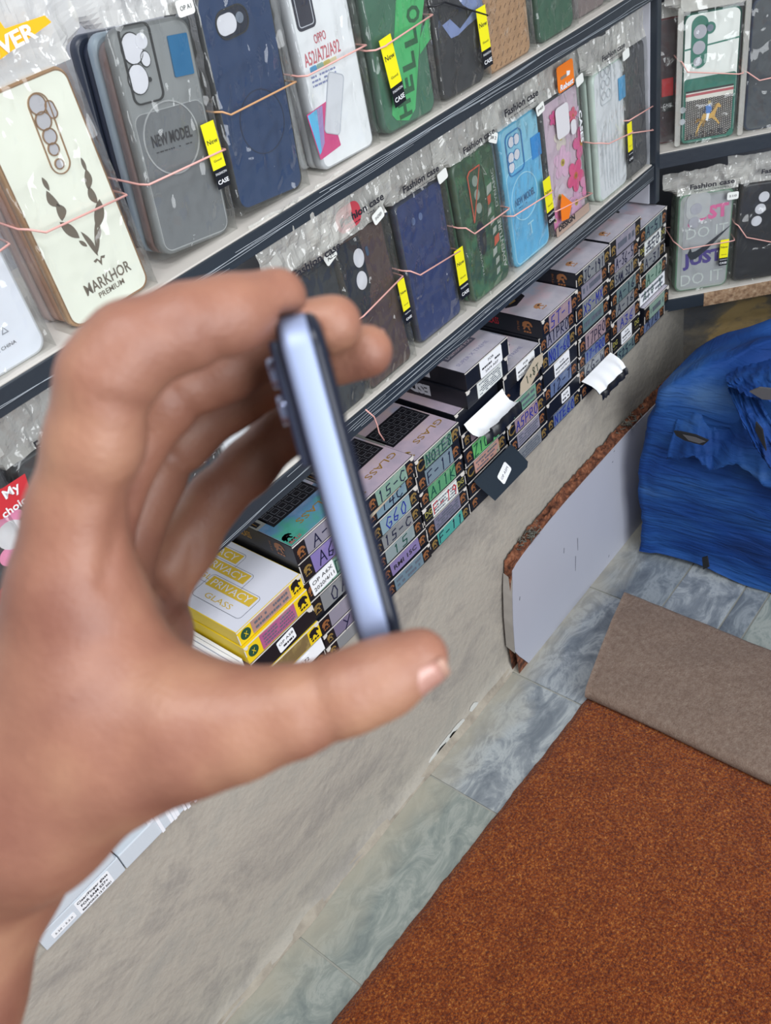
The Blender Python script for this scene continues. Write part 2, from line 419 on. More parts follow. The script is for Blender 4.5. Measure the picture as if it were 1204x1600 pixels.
# plinth: a slightly uneven plastered step under the boxes
pl = MB()
nx, nz = 170, 26
vs_, fs_ = [], []
for i in range(nx + 1):
    for j in range(nz + 1):
        x = -1.2 + 2.66 * i / nx; z = .348 * j / nz
        y = .6015 + .0025 * (noise.noise((x * 6, z * 8, 3.1)) - .2) - (.008 * max(0, 1 - z / .012))
        vs_.append((x, y, z))
for i in range(nx):
    for j in range(nz):
        a = i * (nz + 1) + j; fs_.append((a, a + nz + 1, a + nz + 2, a + 1))
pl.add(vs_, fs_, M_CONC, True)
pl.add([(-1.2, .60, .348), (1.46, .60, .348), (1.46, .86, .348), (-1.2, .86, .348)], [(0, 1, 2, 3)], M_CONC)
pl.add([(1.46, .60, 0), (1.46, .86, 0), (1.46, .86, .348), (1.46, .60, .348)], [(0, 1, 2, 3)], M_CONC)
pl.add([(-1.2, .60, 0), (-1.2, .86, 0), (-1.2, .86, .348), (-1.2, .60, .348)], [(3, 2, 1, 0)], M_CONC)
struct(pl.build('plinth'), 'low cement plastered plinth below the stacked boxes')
# rough mortar line at the foot of the plinth
mo = MB(); n = 150; vs_ = []; fs_ = []
M_MORT = ramp_mat('mortar_line', [(.3, '7f776c'), (.5, '9a9184'), (.7, 'aaa294')], scale=30, rough=.95, bump=.002, bscale=160)
for i in range(n + 1):
    x = -.9 + 1.62 * i / n; w = .005 + .004 * noise.noise((x * 14, 0, 0)); h = .007 + .003 * noise.noise((x * 22, 4, 0))
    vs_ += [(x, .601, h + .003), (x, .598 - w * .3, h), (x, .598 - w * .8, h * .35 + .002 * noise.noise((x * 60, 1, 1))), (x, .597 - w * 1.3, .0002)]
for i in range(n):
    for k in range(3):
        a = i * 4 + k; fs_.append((a, a + 1, a + 5, a + 4))
mo.add(vs_, fs_, M_MORT, True)
struct(mo.build('trim_1'), 'crumbling mortar line where the plinth meets the floor')
# loose flakes of white plaster on the mortar line
M_FLAKE = mat('white_plaster', 'c9cac6', .8)
fk = MB()
for (u, v, a, b) in ((700, 1160, .028, .004), (715, 1140, .02, .003), (742, 1105, .01, .004), (685, 1178, .02, .003)):
    p = atY(u, v, .597)
    pts = [(p.x + a * math.cos(t) * (1 + .3 * noise.noise((u, t, 0))), p.z + (b + a * .12) * math.sin(t) * (1 + .4 * noise.noise((v, t, 2)))) for t in [i * PI / 7 for i in range(14)]]
    fk.poly(pts, .5985, M_FLAKE, .002)
struct(fk.build('trim_2'), 'white plaster flakes on the mortar line')

wl = MB(); wl.box((-1.5, .86, 0), (1.7, .96, 2.3), mat('wall_paint', 'a9a79f', .8, var=.08, vscale=3))
struct(wl.build('wall_left'), 'painted wall behind the shelves')

# right-hand unit runs off at an angle from the corner
U = Vector((.6702, -.7422, 0)); NN = Vector((.7422, .6702, 0)); O2 = Vector((1.2365, .615, 0)); RZ2 = math.atan2(U.y, U.x)
def onR(s, d, z): return O2 + U * s + NN * d + Vector((0, 0, z))
M_OCHRE = ramp_mat('ochre_wall_patchy', [(.40, '4c4d50'), (.47, '6a6254'), (.50, '9a8357'), (.75, 'a88f60')], scale=4.2, rough=.85, bump=.003, bscale=40, detail=9, dist=.4)
wr = MB(); q = [onR(.03, .045, 0), onR(2.2, .045, 0), onR(2.2, .045, .3455), onR(.03, .045, .3455)]; q2 = [p + NN * .03 for p in q]
wr.add(q + q2, [(0, 1, 2, 3), (7, 6, 5, 4), (0, 4, 5, 1), (1, 5, 6, 2), (2, 6, 7, 3), (3, 7, 4, 0)], M_OCHRE)
struct(wr.build('wall_right'), 'low ochre wall with a grey cement patch under the right shelf')
wr = MB(); q = [onR(.0, .30, 0), onR(2.2, .30, 0), onR(2.2, .30, 2.3), onR(.0, .30, 2.3)]; q2 = [p + NN * .05 for p in q]
wr.add(q + q2, [(0, 1, 2, 3), (7, 6, 5, 4), (0, 4, 5, 1), (1, 5, 6, 2), (2, 6, 7, 3), (3, 7, 4, 0)], MATS['wall_paint'])
struct(wr.build('wall_back'), 'painted wall behind the angled shelf')

# ---------------------------------------------------------------- shelving
def creases(mb, x0, x1, z0, z1, y, k, rnd):
    for i in range(k):
        za, zb = rnd.uniform(z0, z1), rnd.uniform(z0, z1)
        xa = rnd.uniform(x0, x1 - .25); xb = min(x1, xa + rnd.uniform(.2, .6)); n = 14
        mb.tube([(xa + (xb - xa) * t / n, y - .0004, max(z0, min(z1, za + (zb - za) * t / n + .002 * noise.noise((xa * 9 + t * .35, i, 0))))) for t in range(n + 1)], 0.00026, M_CREASE, 4)
rnd = random.Random(3)
sh = empty('display_shelf', (0, 0, 0)); tag(sh, 'long two-tier grey display shelf with black edging on the main wall', 'shelf')
for (z, th) in ((H1, .0205), (H2, .0225)):
    b = MB(); b.box((-.35, YS + .002, z - th + .002), (1.222, .79, z), M_SHELF, bev=.0008); sb = b.build('shelf_board', sh)
    e = MB(); e.box((-.35, YS - .0015, z - th), (1.222, YS + .0015, z - .001), M_EDGE, bev=.0005); e.build('edge_trim', sb)
    c = MB(); creases(c, -.1, 1.22, z - th + .002, z - .002, YS - .0016, 12, rnd); co = c.build('film_crease', sb); co['label'] = 'thin pale creases of clear film'
b = MB(); b.box((-.35, .79, .36), (1.235, .80, 1.3), M_BACKP); b.build('back_panel', sh)
b = MB(); b.box((1.2245, YS - .003, .5345), (1.2365, .622, 1.3), M_EDGE, bev=.001); b.box((1.2225, .622, .5345), (1.2275, .785, 1.3), M_BACKP); b.build('upright', sh)

s2 = empty('corner_shelf', O2, (0, 0, RZ2)); tag(s2, 'angled black-edged display shelf at the right of the corner', 'shelf')
Z3, Z4 = 0.6035, 0.3665
for (z, th) in ((Z3, .0215), (Z4, .021), (.84, .021)):
    b = MB(); b.box((.0, .002, z - th + .002), (1.3, .18, z), M_SHELF, bev=.0008); sb = b.build('shelf_board', s2)
    e = MB()
    e.box((.0, -.0015, z - th), ((.075 if z == Z4 else 1.3), .0015, z - .0005), M_EDGE, bev=.0005); e.build('edge_trim', sb)
    if z == Z4:
        e = MB(); e.box((.075, -.0015, z - th - .002), (1.3, .0018, z - .0005), ramp_mat('raw_chipboard', [(.3, '6e5340'), (.5, '9a7c61'), (.7, 'b39a80')], scale=160, rough=.9, bump=.001, bscale=300), bev=.0004)
        eo = e.build('edge_trim', sb); eo['label'] = 'bare chipboard edge'
    else:
        c = MB(); creases(c, .0, .7, z - th + .002, z - .002, -.0016, 6, rnd); c.build('film_crease', sb)
b = MB(); b.box((.0, .18, .36), (1.3, .19, 1.3), mat('dark_back_panel', '4a4d57', .6)); b.build('back_panel', s2)

# ---------------------------------------------------------------- phone-case bundles
def case_mesh(w, h, t, m_face, m_side, r=.011, m_rim=None):
    mb = MB(); prof = [(.0026, 0.0), (.0007, .0009), (0, .0028), (0, t - .001), (.001, t)]
    rings = []
    for ins, y in prof:
        o = rrect(w - 2 * ins, h - 2 * ins, r - ins * .6, 6, 0, h / 2); rings.append([(a, y, c) for a, c in o])
    n = len(rings[0]); V = [p for rg in rings for p in rg]
    fs = [tuple(range(n - 1, -1, -1))]; mb.add(V, [tuple(reversed(range(n)))], m_face)
    side = []
    for k in range(len(rings) - 1):
        for i in range(n):
            j = (i + 1) % n; side.append((k * n + i, k * n + j, (k + 1) * n + j, (k + 1) * n + i))
    mb.add(V, side, m_rim or m_side, True)
    mb.add(rings[-1], [tuple(range(n))], m_side)
    return mb

def jag(x, z, s): return noise.noise((x, z, s))
def bag_mesh(w, h, head, seed, mt, mt_head, bend=.004, t=.03, amp=.0016, hamp=.0045, foot=.0):
    """loose clear sleeve: front sheet round the pack, folded back along both sides, with an empty crumpled flap on top"""
    mb = MB(); W2 = w / 2 + .004; step = .0032
    xs_ = [-W2 - t * .8, -W2 - t * .35] + list(np.linspace(-W2, W2, int(2 * W2 / step) + 1)) + [W2 + t * .35, W2 + t * .8]
    zs_ = list(np.linspace(-foot, h + head, int((h + head + foot) / step) + 1))
    V = []
    for z in zs_:
        hd = max(0.0, min(1.0, (z - h) / .012)) if head > 0 else 0
        for k, x in enumerate(xs_):
            edge = max(0, abs(x) - W2)
            xx = math.copysign(min(abs(x), W2), x)
            a = amp * (1 - hd) + hamp * hd
            y = -.0028 - a * (abs(jag(x * 55, z * 30, seed)) * 1.3 + .5 * jag(x * 150, z * 90, seed + 9)) + hd * bend
            rdg = max(0, 1 - abs(jag(x * 34 + seed, z * 11 + 1.5 * jag(x * 20, z * 20, seed), seed + 4)) / .05) * (1 if jag(x * 9, z * 9, seed + 5) > -.05 else 0); y -= .0016 * rdg * (1 - hd)
            y += edge * 1.0 * (1 - hd * .95)
            if edge > 0: xx += math.copysign(.0025 * jag(z * 60, k, seed) + edge * .9 * hd, x)
            zz = z + (.004 * jag(x * 40, 7, seed) * hd if hd else 0)
            V.append((xx, max(y, -.0085 + min(0.0, hd * bend)), zz))
    nx_ = len(xs_); F1 = []; F2 = []
    for j in range(len(zs_) - 1):
        for i in range(nx_ - 1):
            a = j * nx_ + i; (F2 if zs_[j] > h else F1).append((a, a + 1, a + nx_ + 1, a + nx_))
    mb.add(V, F1, mt, True); mb.add(V, F2, mt_head, False)
    return mb

class Frame: pass
def bundle(label, x, y, z, w, h=.165, t=.009, roll=0.0, lean=2.0, face='888888', side=None, rim=None, r=.011, unit=0, rough=.4, face_mat=None,
           behind=(), gap=.0105, group='phone cases on the shelves', nm='phone_case_bundle'):
    f = Frame(); f.w = w; f.h = h
    if unit == 0: f.root = empty(nm, (x, y, z), (math.radians(-lean), math.radians(roll), 0)); M = Matrix.Translation((x, y, z)) @ Euler((math.radians(-lean), math.radians(roll), 0)).to_matrix().to_4x4()
    else:
        p = onR(x, y, z); E_ = Euler((math.radians(-lean), math.radians(roll), RZ2)); f.root = empty(nm, p, E_[:]); M = Matrix.Translation(p) @ E_.to_matrix().to_4x4()
    # Blender XYZ euler applies roll after lean; keep feet on the board by lifting for roll
    lift = abs(math.sin(math.radians(roll))) * w / 2 * .9
    f.root.location.z += lift; M = Matrix.Translation((0, 0, lift)) @ M
    f.M = M; f.Mi = M.inverted(); f.O = M.translation.copy(); f.n = (M.to_3x3() @ Vector((0, 1, 0)))
    tag(f.root, label, 'phone case')
    fm = face_mat or mat('case_' + face + str(rough), face, rough, coat=.15)
    sm = mat('case_' + (side or face) + str(rough), side or face, rough)
    f.mb = case_mesh(w, h, t, fm, sm, r, mat('rim_' + rim, rim, .25, metal=.5) if rim else None)
    rd = random.Random(int(abs(x) * 1000) + int(z * 100)); yb = t + .001
    for c in behind:
        cm = case_mesh(w + rd.uniform(-.003, .001), h * rd.uniform(.955, .985), .009, mat('case_' + c, c, .4), mat('case_' + c, c, .4), r)
        cm.build('phone_case', f.root, loc=(rd.uniform(-.0035, .0025), yb, 0))
        yb += gap
    f.depth = yb
    return f
def L(f, u, v):
    p = f.Mi @ hit(u, v, f.O, f.n); return (p.x, p.z)
def finish(f, bag=True, head=.035, seed=1, milky=False, band=None, band_mat=None, bend=.004, hamp=.0045, amp=.0016, sticker=None, ytag=None, htext=None, hsub=None, hmat=None, card=None):
    f.mb.build('phone_case', f.root)
    if bag:
        bo = bag_mesh(f.w, f.h, head, seed, M_FILMM if milky else M_FILM, M_FILMH, bend=bend, hamp=hamp, amp=amp, t=min(.03, f.depth)).build('plastic_bag', f.root)
        if htext:
            t_ = MB(); hm = hmat or M_PRINT; yq = -.0092 + min(0, bend)
            cx, cz = htext[1] if len(htext) > 1 else (0, f.h + .016)
            wd = htext[2] if len(htext) > 2 else f.w * .8
            put_text(t_, htext[0], wd, wd * .11, cx, cz, xz(yq), hm, bold=.03)
            if hsub is not False: scribble(t_, wd * .8, .0018, cx, cz - wd * .11, xz(yq), hm, rows=1, rnd=random.Random(seed))
            t_.build('header_print', bo)
    if card:
        for cd in card: cd.build('header_card', f.root)
    if sticker:
        (sx, sz, a, tx) = sticker; m_ = MB(); m_.poly(rrect(.017, .0115, .0025, 4, sx, sz, a), -.0096, mat('sticker_white', 'e4e6e2', .5), .0004)
        ca, sa = math.cos(a), math.sin(a)
        put_text(m_, tx, .011, .0032, sx, sz, xz(-.0096), M_PRINT, ang=a)
        m_.build('size_sticker', f.root)
    if ytag:
        (tx, tz, tw, th, a) = ytag; m_ = MB(); ca, sa = math.cos(a), math.sin(a)
        def tp(px, pz): return (tx + px * ca - pz * sa, tz + px * sa + pz * ca)
        q_ = lambda x0, x1, z0, z1: [tp(x0, z0), tp(x1, z0), tp(x1, z1), tp(x0, z1)]
        fr = xz(-.0092)
        m_.poly(q_(-tw / 2, tw / 2, -th * .1, th * .6), -.0092, M_TYEL, .0004); m_.poly(q_(-tw / 2, tw / 2, -th * .4, -th * .1), -.0092, M_TBLK, .0004)
        c_ = tp(0, th * .32); put_text(m_, 'New', tw * .8, tw * .28, c_[0], c_[1], fr, M_PRINT, ang=a)
        c_ = tp(0, th * .03); put_text(m_, 'Good', tw * .6, tw * .13, c_[0], c_[1], fr, M_PRINT, ang=a)
        c_ = tp(0, -th * .17); put_text(m_, 'FASHION', tw * .85, tw * .14, c_[0], c_[1], fr, M_WHITE, ang=a)
        c_ = tp(0, -th * .30); put_text(m_, 'CASE', tw * .85, tw * .24, c_[0], c_[1], fr, M_WHITE, ang=a, bold=.02)
        m_.build('tag', f.root)
    if band:
        P = [L(f, u, v) for u, v in band]; b_ = MB()
        P.sort(); W2 = f.w / 2 + .0052; D = f.depth + .002
        zl = P[0][1]; zr = P[-1][1]
        pts = [(-W2, D, zl + .004), (-W2, D * .5, zl + .002), (-W2, .001, zl), (-W2 + .002, -.0088, zl)]
        pts += [(p[0], -.0100, p[1]) for p in P if abs(p[0]) < W2 - .004]
        pts += [(W2 - .002, -.0088, zr), (W2, .001, zr), (W2, D * .5, zr + .002), (W2, D, zr + .004)]
        b_.tube(pts + [(0, D + .001, (zl + zr) / 2 + .004)], .0009, band_mat or M_BAND, 6, closed=True)
        b_.build('rubber_band', f.root)
    return f
def rg(mb, cx, cz, r, wd, y, mt, n=24, rz=None, th=.0008):
    k = (rz or r) / r
    mb.ringp(circ(cx, cz, r, n, r * k), circ(cx, cz, r - wd, n, (r - wd) * k), y, mt, th)
def frame_rr(mb, w, h, r, wd, cx, cz, y, mt, ang=0, th=.0010):
    mb.ringp(rrect(w, h, r, 6, cx, cz, ang), rrect(w - 2 * wd, h - 2 * wd, r - wd * .8, 6, cx, cz, ang), y, mt, th)
# ---- top shelf, left to right
YF = .626
xr = atY(75, 537, .626).x
f = bundle('plain white phone case package printed CHINA, at the left end of the upper shelf', xr - .040, .626, H1, .080, .168, face='dfe2ec', side='d5d8de', behind=('c9ccd2', 'd8dade'))
fr = xz(0); mb = f.mb
cx, cz = L(f, 12, 540); put_text(mb, 'MADE IN CHINA', .030, .0026, cx - .008, cz, fr, M_PRINT)
cx, cz = L(f, 6, 516)
mb.ringp([(cx, cz + .003), (cx - .003, cz - .0025), (cx + .003, cz - .0025)], [(cx, cz + .0018), (cx - .0019, cz - .0018), (cx + .0019, cz - .0018)], -.0004, mat('grey_print', '8a8d96', .5), .0003)
lg = mat('pale_line_print', 'b4b8c2', .5)
frame_rr(mb, .026, .05, .004, .001, cx - .010, cz + .034, -.0004, lg, -.5, .0003); frame_rr(mb, .026, .05, .004, .001, cx - .004, cz + .034, -.0004, lg, -.5, .0003)
finish(f, head=.01, seed=1, band=[(-60, 425), (14, 374)], bend=.002)

f = bundle('cream case with gold edge and curling horn print, yellow header above', .3405, .626, H1, .0785, .170, face='e6e8dc', side='cfc6b4', rim='c8a078', behind=('d9a27a', 'b98d78', 'a89894'), r=.010)
mb = f.mb; GR = mat('rose_gold_rim', 'a98565', .3, metal=.6); HN = mat('taupe_print', '6f6458', .4, metal=.2)
frame_rr(mb, .0785 - .0035, .170 - .0035, .009, .0007, 0, .085, -.0003, GR)
pc = [((57, 163), .0070), ((67, 189), .0064), ((77, 213), .0057), ((83, 233), .0046), ((92, 256), .0038)]
pts = [L(f, *p[0]) for p in pc]
ax, az = pts[0]; bx, bz = pts[-1]
mb.ringp(rrect(.0165, math.hypot(ax - bx, az - bz) + .0145, .0082, 8, (ax + bx) / 2 + .001, (az + bz) / 2, math.atan2(-(ax - bx), az - bz)),
         rrect(.0150, math.hypot(ax - bx, az - bz) + .0130, .0075, 8, (ax + bx) / 2 + .001, (az + bz) / 2, math.atan2(-(ax - bx), az - bz)), -.0012, GR, .0012)
for (p, r_) in zip(pts, [q[1] for q in pc]):
    rg(mb, p[0], p[1], r_, .0008, -.0014, GR, 24, th=.0014); mb.poly(circ(p[0], p[1], r_ - .0009, 20), -.0008, mat('lens_hole_grey', 'b2b1b8', .7))
p = L(f, 79, 171); mb.ringp(rrect(.0078, .0125, .0038, 6, p[0], p[1], .1), rrect(.0064, .0111, .0031, 6, p[0], p[1], .1), -.0012, GR, .0012); mb.poly(rrect(.0062, .0108, .0030, 6, p[0], p[1], .1), -.0006, MATS['lens_hole_grey'])
def leaf(A, B, w, bulge=0.0):
    (x0, z0), (x1, z1) = L(f, *A), L(f, *B); dx, dz = x1 - x0, z1 - z0; l = math.hypot(dx, dz); nx_, nz_ = -dz / l, dx / l
    P = []; n = 7
    for i in range(n + 1):
        t = i / n; k = math.sin(PI * t) ** .8 * w * .5 + bulge * math.sin(PI * t); P.append((x0 + dx * t + nx_ * k, z0 + dz * t + nz_ * k))
    for i in range(n - 1, 0, -1):
        t = i / n; k = -math.sin(PI * t) ** .8 * w * .5 + bulge * math.sin(PI * t); P.append((x0 + dx * t + nx_ * k, z0 + dz * t + nz_ * k))
    mb.poly(P, -.0004, HN)
for A, B, w_, bl in (((65, 277), (77, 298), .0035, 0), ((72, 298), (94, 323), .0062, -.002), ((88, 318), (97, 345), .0075, .002), ((93, 347), (124, 372), .0075, 0), ((126, 362), (153, 400), .004, .001), ((123, 376), (136, 385), .003, 0),
                     ((126, 246), (135, 268), .003, 0), ((134, 264), (138, 297), .0062, .001), ((138, 291), (152, 318), .0062, -.001), ((155, 311), (151, 357), .0085, .001), ((148, 350), (151, 398), .0042, .001), ((155, 352), (155, 373), .003, 0)):
    leaf(A, B, w_, bl)
cx, cz = L(f, 157, 409)
mb.poly([(cx - .0055, cz + .003), (cx - .0042, cz + .0012), (cx - .002, cz + .0022), (cx, cz - .0028), (cx + .002, cz + .0022), (cx + .0042, cz + .0012), (cx + .0055, cz + .003), (cx + .002, cz + .0038), (cx, cz + .0008), (cx - .002, cz + .0038)], -.0004, HN)
a_ = L(f, 133, 455); b_ = L(f, 202, 413); put_text(mb, 'MARKHOR', math.hypot(a_[0] - b_[0], a_[1] - b_[1]), .0085, (a_[0] + b_[0]) / 2, (a_[1] + b_[1]) / 2, fr, HN, ang=math.atan2(b_[1] - a_[1], b_[0] - a_[0]), bold=.012)
a_ = L(f, 155, 462); b_ = L(f, 193, 438); put_text(mb, 'PREMIUM', math.hypot(a_[0] - b_[0], a_[1] - b_[1]), .0042, (a_[0] + b_[0]) / 2, (a_[1] + b_[1]) / 2, fr, HN, ang=math.atan2(b_[1] - a_[1], b_[0] - a_[0]), bold=.01)
hc = MB(); YH = mat('yellow_header_card', 'eeb41c', .4)
c0 = L(f, 0, 75); c1 = L(f, 78, 58); c2 = L(f, 0, 86)
hc.poly([(-.046, .180), (.036, .196), (.033, .201), (.002, .202), (-.008, .236), (-.046, .242)], -.0094, YH, .0006)
put_text(hc, 'POWER', .060, .0095, -.008, .1935, xz(-.0097), M_WHITE, ang=.08, bold=.03)
hc.poly(circ(-.030, .222, .007, 14), -.0098, M_PRINT)
finish(f, head=.052, seed=2, band=[(12, 368), (30, 367), (60, 361), (186, 304)], bend=.007, card=[hc], hamp=.003)

f = bundle('translucent grey case with round magnet ring and blue square, reading NEW MODEL', .4415, .634, H1, .0755, .168, roll=8.0, face='85888a', side='6d7072', behind=('6e5a58', '8b9ba8', '1b2438', '2a3140'), gap=.012, r=.012)
mb = f.mb; DG = mat('grey_case_dark', '6c6f73', .35); LG = mat('grey_case_line', 'a3a5a7', .4); DK = mat('dark_rim', '26282c', .35); WH = mat('lens_hole_white', 'd2d2da', .7)
mb.poly(rrect(.068, .104, .008, 6, 0, .056), -.0004, DG); frame_rr(mb, .069, .105, .008, .0006, 0, .056, -.0006, LG)
cx, cz = L(f, 220, 100); frame_rr(mb, .029, .0545, .006, .0012, cx, cz, -.0016, DK, 0, .0016)
a_ = L(f, 205, 76); mb.poly(circ(a_[0], a_[1], .0092, 22, .0105), -.0011, WH); rg(mb, a_[0], a_[1], .0098, .0007, -.0012, DK, 22, .0112)
a_ = L(f, 219, 64); mb.poly(circ(a_[0], a_[1], .0055, 18), -.0014, WH)
a_ = L(f, 226, 92); mb.poly(circ(a_[0], a_[1], .0042, 18, .0052), -.0012, WH); rg(mb, a_[0], a_[1], .0047, .0006, -.0012, DK, 18, .0058)
a_ = L(f, 215, 124); mb.poly(circ(a_[0], a_[1], .0088, 22, .0102), -.0012, WH); rg(mb, a_[0], a_[1], .0094, .0007, -.0012, DK, 22, .0108)
a_ = L(f, 233, 124); mb.poly(circ(a_[0], a_[1], .0018, 10), -.0012, DK)
a_ = L(f, 281, 86); mb.poly(rrect(.019, .029, .001, 2, a_[0], a_[1], -.02), -.0016, mat('blue_square', '0f6c9e', .3, metal=.2), .0012)
a_ = L(f, 268, 215); rg(mb, a_[0], a_[1], .0275, .0012, -.0010, LG, 36)
put_text(mb, 'NEW MODEL', .040, .0085, a_[0], a_[1] + .001, fr, M_PRINT, d=.0012, bold=.02); scribble(mb, .036, .002, a_[0], a_[1] - .0075, xz(-.0008), M_PRINT, 1)
hp = MB(); put_text(hp, 'FASHION', .040, .007, -.008, .195, xz(-.007), M_PRINT, bold=.02); put_text(hp, 'Mobile case', .036, .004, -.008, .1875, xz(-.007), M_PRINT, bold=.01)
yt = L(f, 329, 252)
finish(f, head=.04, seed=3, band=[(190, 298), (226, 304), (331, 236)], sticker=L(f, 277, 12) + (.1, 'OP A1'), ytag=yt + (.014, .052, .1), card=[hp], amp=.002)

f = bundle('glossy navy blue case with a small camera slot, tan rubber band around it', .5335, .634, H1, .081, .170, roll=6.5, face='17355e', side='10161f', rough=.3, behind=('14181f', '14181f', '20262f'), gap=.011)
mb = f.mb; NB = mat('navy_block', '0e1a30', .35)
a_ = L(f, 362, 34); mb.poly(rrect(.034, .020, .0098, 8, a_[0], a_[1], .12), -.0005, NB); frame_rr(mb, .036, .022, .0105, .0010, a_[0], a_[1], -.0012, DK, .12)
a_ = L(f, 353, 38); mb.poly(rrect(.021, .015, .0072, 8, a_[0], a_[1], .12), -.001, WH)
a_ = L(f, 373, 27); mb.poly(circ(a_[0], a_[1], .0042, 14), -.001, mat('lens_hole_blue', '6c7686', .6))
a_ = L(f, 410, 190); rg(mb, a_[0], a_[1], .026, .0009, -.0004, mat('navy_line', '0f2444', .4), 36)
finish(f, head=.035, seed=4, band=[(326, 178), (348, 179), (445, 130)], band_mat=M_BANDT, amp=.0026)

f = bundle('white boxed case with red lettering and a pink and blue square', .6375, .632, H1, .0745, .172, roll=2.0, face='e4e6ea', side='b9bcc2', behind=('d0d2d6', 'c2c4c8'), gap=.012, r=.008, t=.012)
mb = f.mb; RP = mat('pinkish_red_print', 'c0606c', .5)
a_ = L(f, 473, 12); mb.poly(rrect(.024, .050, .005, 5, a_[0], a_[1] + .008), -.0005, mat('camera_print', '2a2c3c', .4)); frame_rr(mb, .019, .045, .003, .0008, a_[0], a_[1] + .008, -.0007, lg)
def twopt(mb, s, A, B, h, mt, bold=.01, d=.0004):
    a_ = L(f, *A); b_ = L(f, *B); put_text(mb, s, math.hypot(a_[0] - b_[0], a_[1] - b_[1]), h, (a_[0] + b_[0]) / 2, (a_[1] + b_[1]) / 2, fr, mt, ang=math.atan2(b_[1] - a_[1], b_[0] - a_[0]), bold=bold, d=d)
twopt(mb, 'OPPO', (490, 62), (508, 53), .0075, RP); twopt(mb, 'A52/A72/A92', (475, 96), (530, 70), .0105, RP)
a_ = L(f, 505, 101); 
for i, c in enumerate(('4f9ac8', '8fb0a0', 'c8b96a', 'd8cfa8')): mb.poly(rrect(.0085, .005, .001, 2, a_[0] - .0135 + i * .009, a_[1], .05), -.0004, mat('bar_' + c, c, .5))
a_ = L(f, 507, 120); scribble(mb, .034, .011, a_[0], a_[1], fr, mat('violet_print', '8088b0', .5), 3)
a_ = L(f, 506, 204); mb.poly(rrect(.030, .042, .001, 2, a_[0], a_[1], .12), -.0004, mat('pink_print', 'c8407c', .5))
mb.poly([(a_[0] - .0165, a_[1] + .018), (a_[0] - .004, a_[1] + .020), (a_[0] - .009, a_[1] - .016), (a_[0] - .012, a_[1] - .018)], -.0006, mat('cyan_print', '58b0d8', .5))
mb.poly([(a_[0] - .004, a_[1] + .020), (a_[0] + .004, a_[1] + .021), (a_[0] - .003, a_[1] - .010), (a_[0] - .009, a_[1] - .016)], -.0006, mat('mauve_print', '9a86b8', .5))
a_ = L(f, 521, 162); mb.poly(rrect(.021, .052, .004, 4, a_[0], a_[1], -.42), -.0008, mat('pale_grey_print', 'cfd1d8', .4)); frame_rr(mb, .021, .052, .004, .0009, a_[0], a_[1], -.0010, lg, -.42)
finish(f, head=.01, seed=5, band=[(446, 129), (462, 136), (545, 78)], milky=False, bend=.002)

f = bundle('grey patterned case standing half behind the green HELLO case', .694, .658, H1, .070, .168, roll=1, face='70757c', side='4b5058', behind=('2c3346', '5d636b'), gap=.011)
mb = f.mb
for i in range(4):
    for j in range(6): mb.poly(rrect(.0052, .0125, .001, 2, -.027 + i * .0085, .055 + j * .0185, .05), -.0004, mat('pale_dash', 'b4b8be', .5) if (j > 1) else MATS['case_4b50580.4'])
finish(f, head=.01, seed=6, ytag=L(f, 560, 105) + (.016, .060, 0), bend=.002)

f = bundle('green case printed HELLO down a bright green strip', .7285, .627, H1, .083, .169, roll=2, face='3d6b56', side='35584a', behind=('4a6a5c', '3c4a50'), gap=.012, r=.012)
mb = f.mb; BG = mat('bright_green', '46b06a', .35); GD = mat('dark_green_print', '235c3c', .4)
P0 = [L(f, *p) for p in ((619, -20), (613, 100), (612, 180), (619, 188), (638, 188), (648, 170), (655, 60), (664, -20))]
mb.poly(P0, -.0005, BG)
for ch, p in zip('HELLO', ((632, 170), (635, 133), (637, 96), (640, 58), (644, 22))):
    a_ = L(f, *p); put_text(mb, ch, .0150, .0185, a_[0], a_[1], fr, GD, ang=PI / 2, d=.0009, bold=.035)
mb.poly([L(f, *p) for p in ((655, 60), (668, 20), (672, 60), (655, 85))], -.0006, BG)
finish(f, head=.035, seed=7, band=[(592, 70), (590, 72), (670, 21)], ytag=L(f, 605, 122) + (.0175, .062, .12), amp=.002)

f = bundle('black case in crinkled film with a pale blue patch and dark band', .822, .627, H1, .076, .168, roll=1.5, face='23262e', side='1c1e24', behind=('30343c', '3a3e48'), gap=.012)
mb = f.mb; BP = mat('pale_blue_patch', '7c8cba', .4)
mb.poly([L(f, *p) for p in ((690, 40), (702, 30), (718, 45), (740, 15), (752, -5), (754, 20), (730, 40), (715, 55), (704, 60))], -.0005, BP); mb.poly([L(f, *p) for p in ((715, -2), (752, -5), (752, 25), (722, 8))], -.0006, BP)
finish(f, head=.035, seed=8, band=[(682, 4), (752, 24)], band_mat=M_BANDD, ytag=L(f, 747, 68) + (.0165, .058, .05), amp=.0032)

weave = bpy.data.materials.new('tan_weave'); weave.use_nodes = True
nt = weave.node_tree; b_ = nt.nodes['Principled BSDF']; b_.inputs['Roughness'].default_value = .6
tc = nt.nodes.new('ShaderNodeTexCoord'); mp = nt.nodes.new('ShaderNodeMapping'); mp.inputs['Rotation'].default_value = (0, math.radians(45), 0)
br = nt.nodes.new('ShaderNodeTexChecker'); br.inputs['Scale'].default_value = 110; br.inputs['Color1'].default_value = srgb('b08a66'); br.inputs['Color2'].default_value = srgb('a27d5b')
nt.links.new(tc.outputs['Object'], mp.inputs[0]); nt.links.new(mp.outputs[0], br.inputs[0]); nt.links.new(br.outputs[0], b_.inputs['Base Color'])
f = bundle('tan woven-texture case between the black case and the dark green case', .9095, .627, H1, .083, .170, roll=0, face_mat=weave, side='9a7757', behind=('6b5a4c', '8a7460'), gap=.011, r=.009)
mb = f.mb; WD = mat('weave_dark_line', '6f5238', .7)  # darker brown dashes of the weave pattern
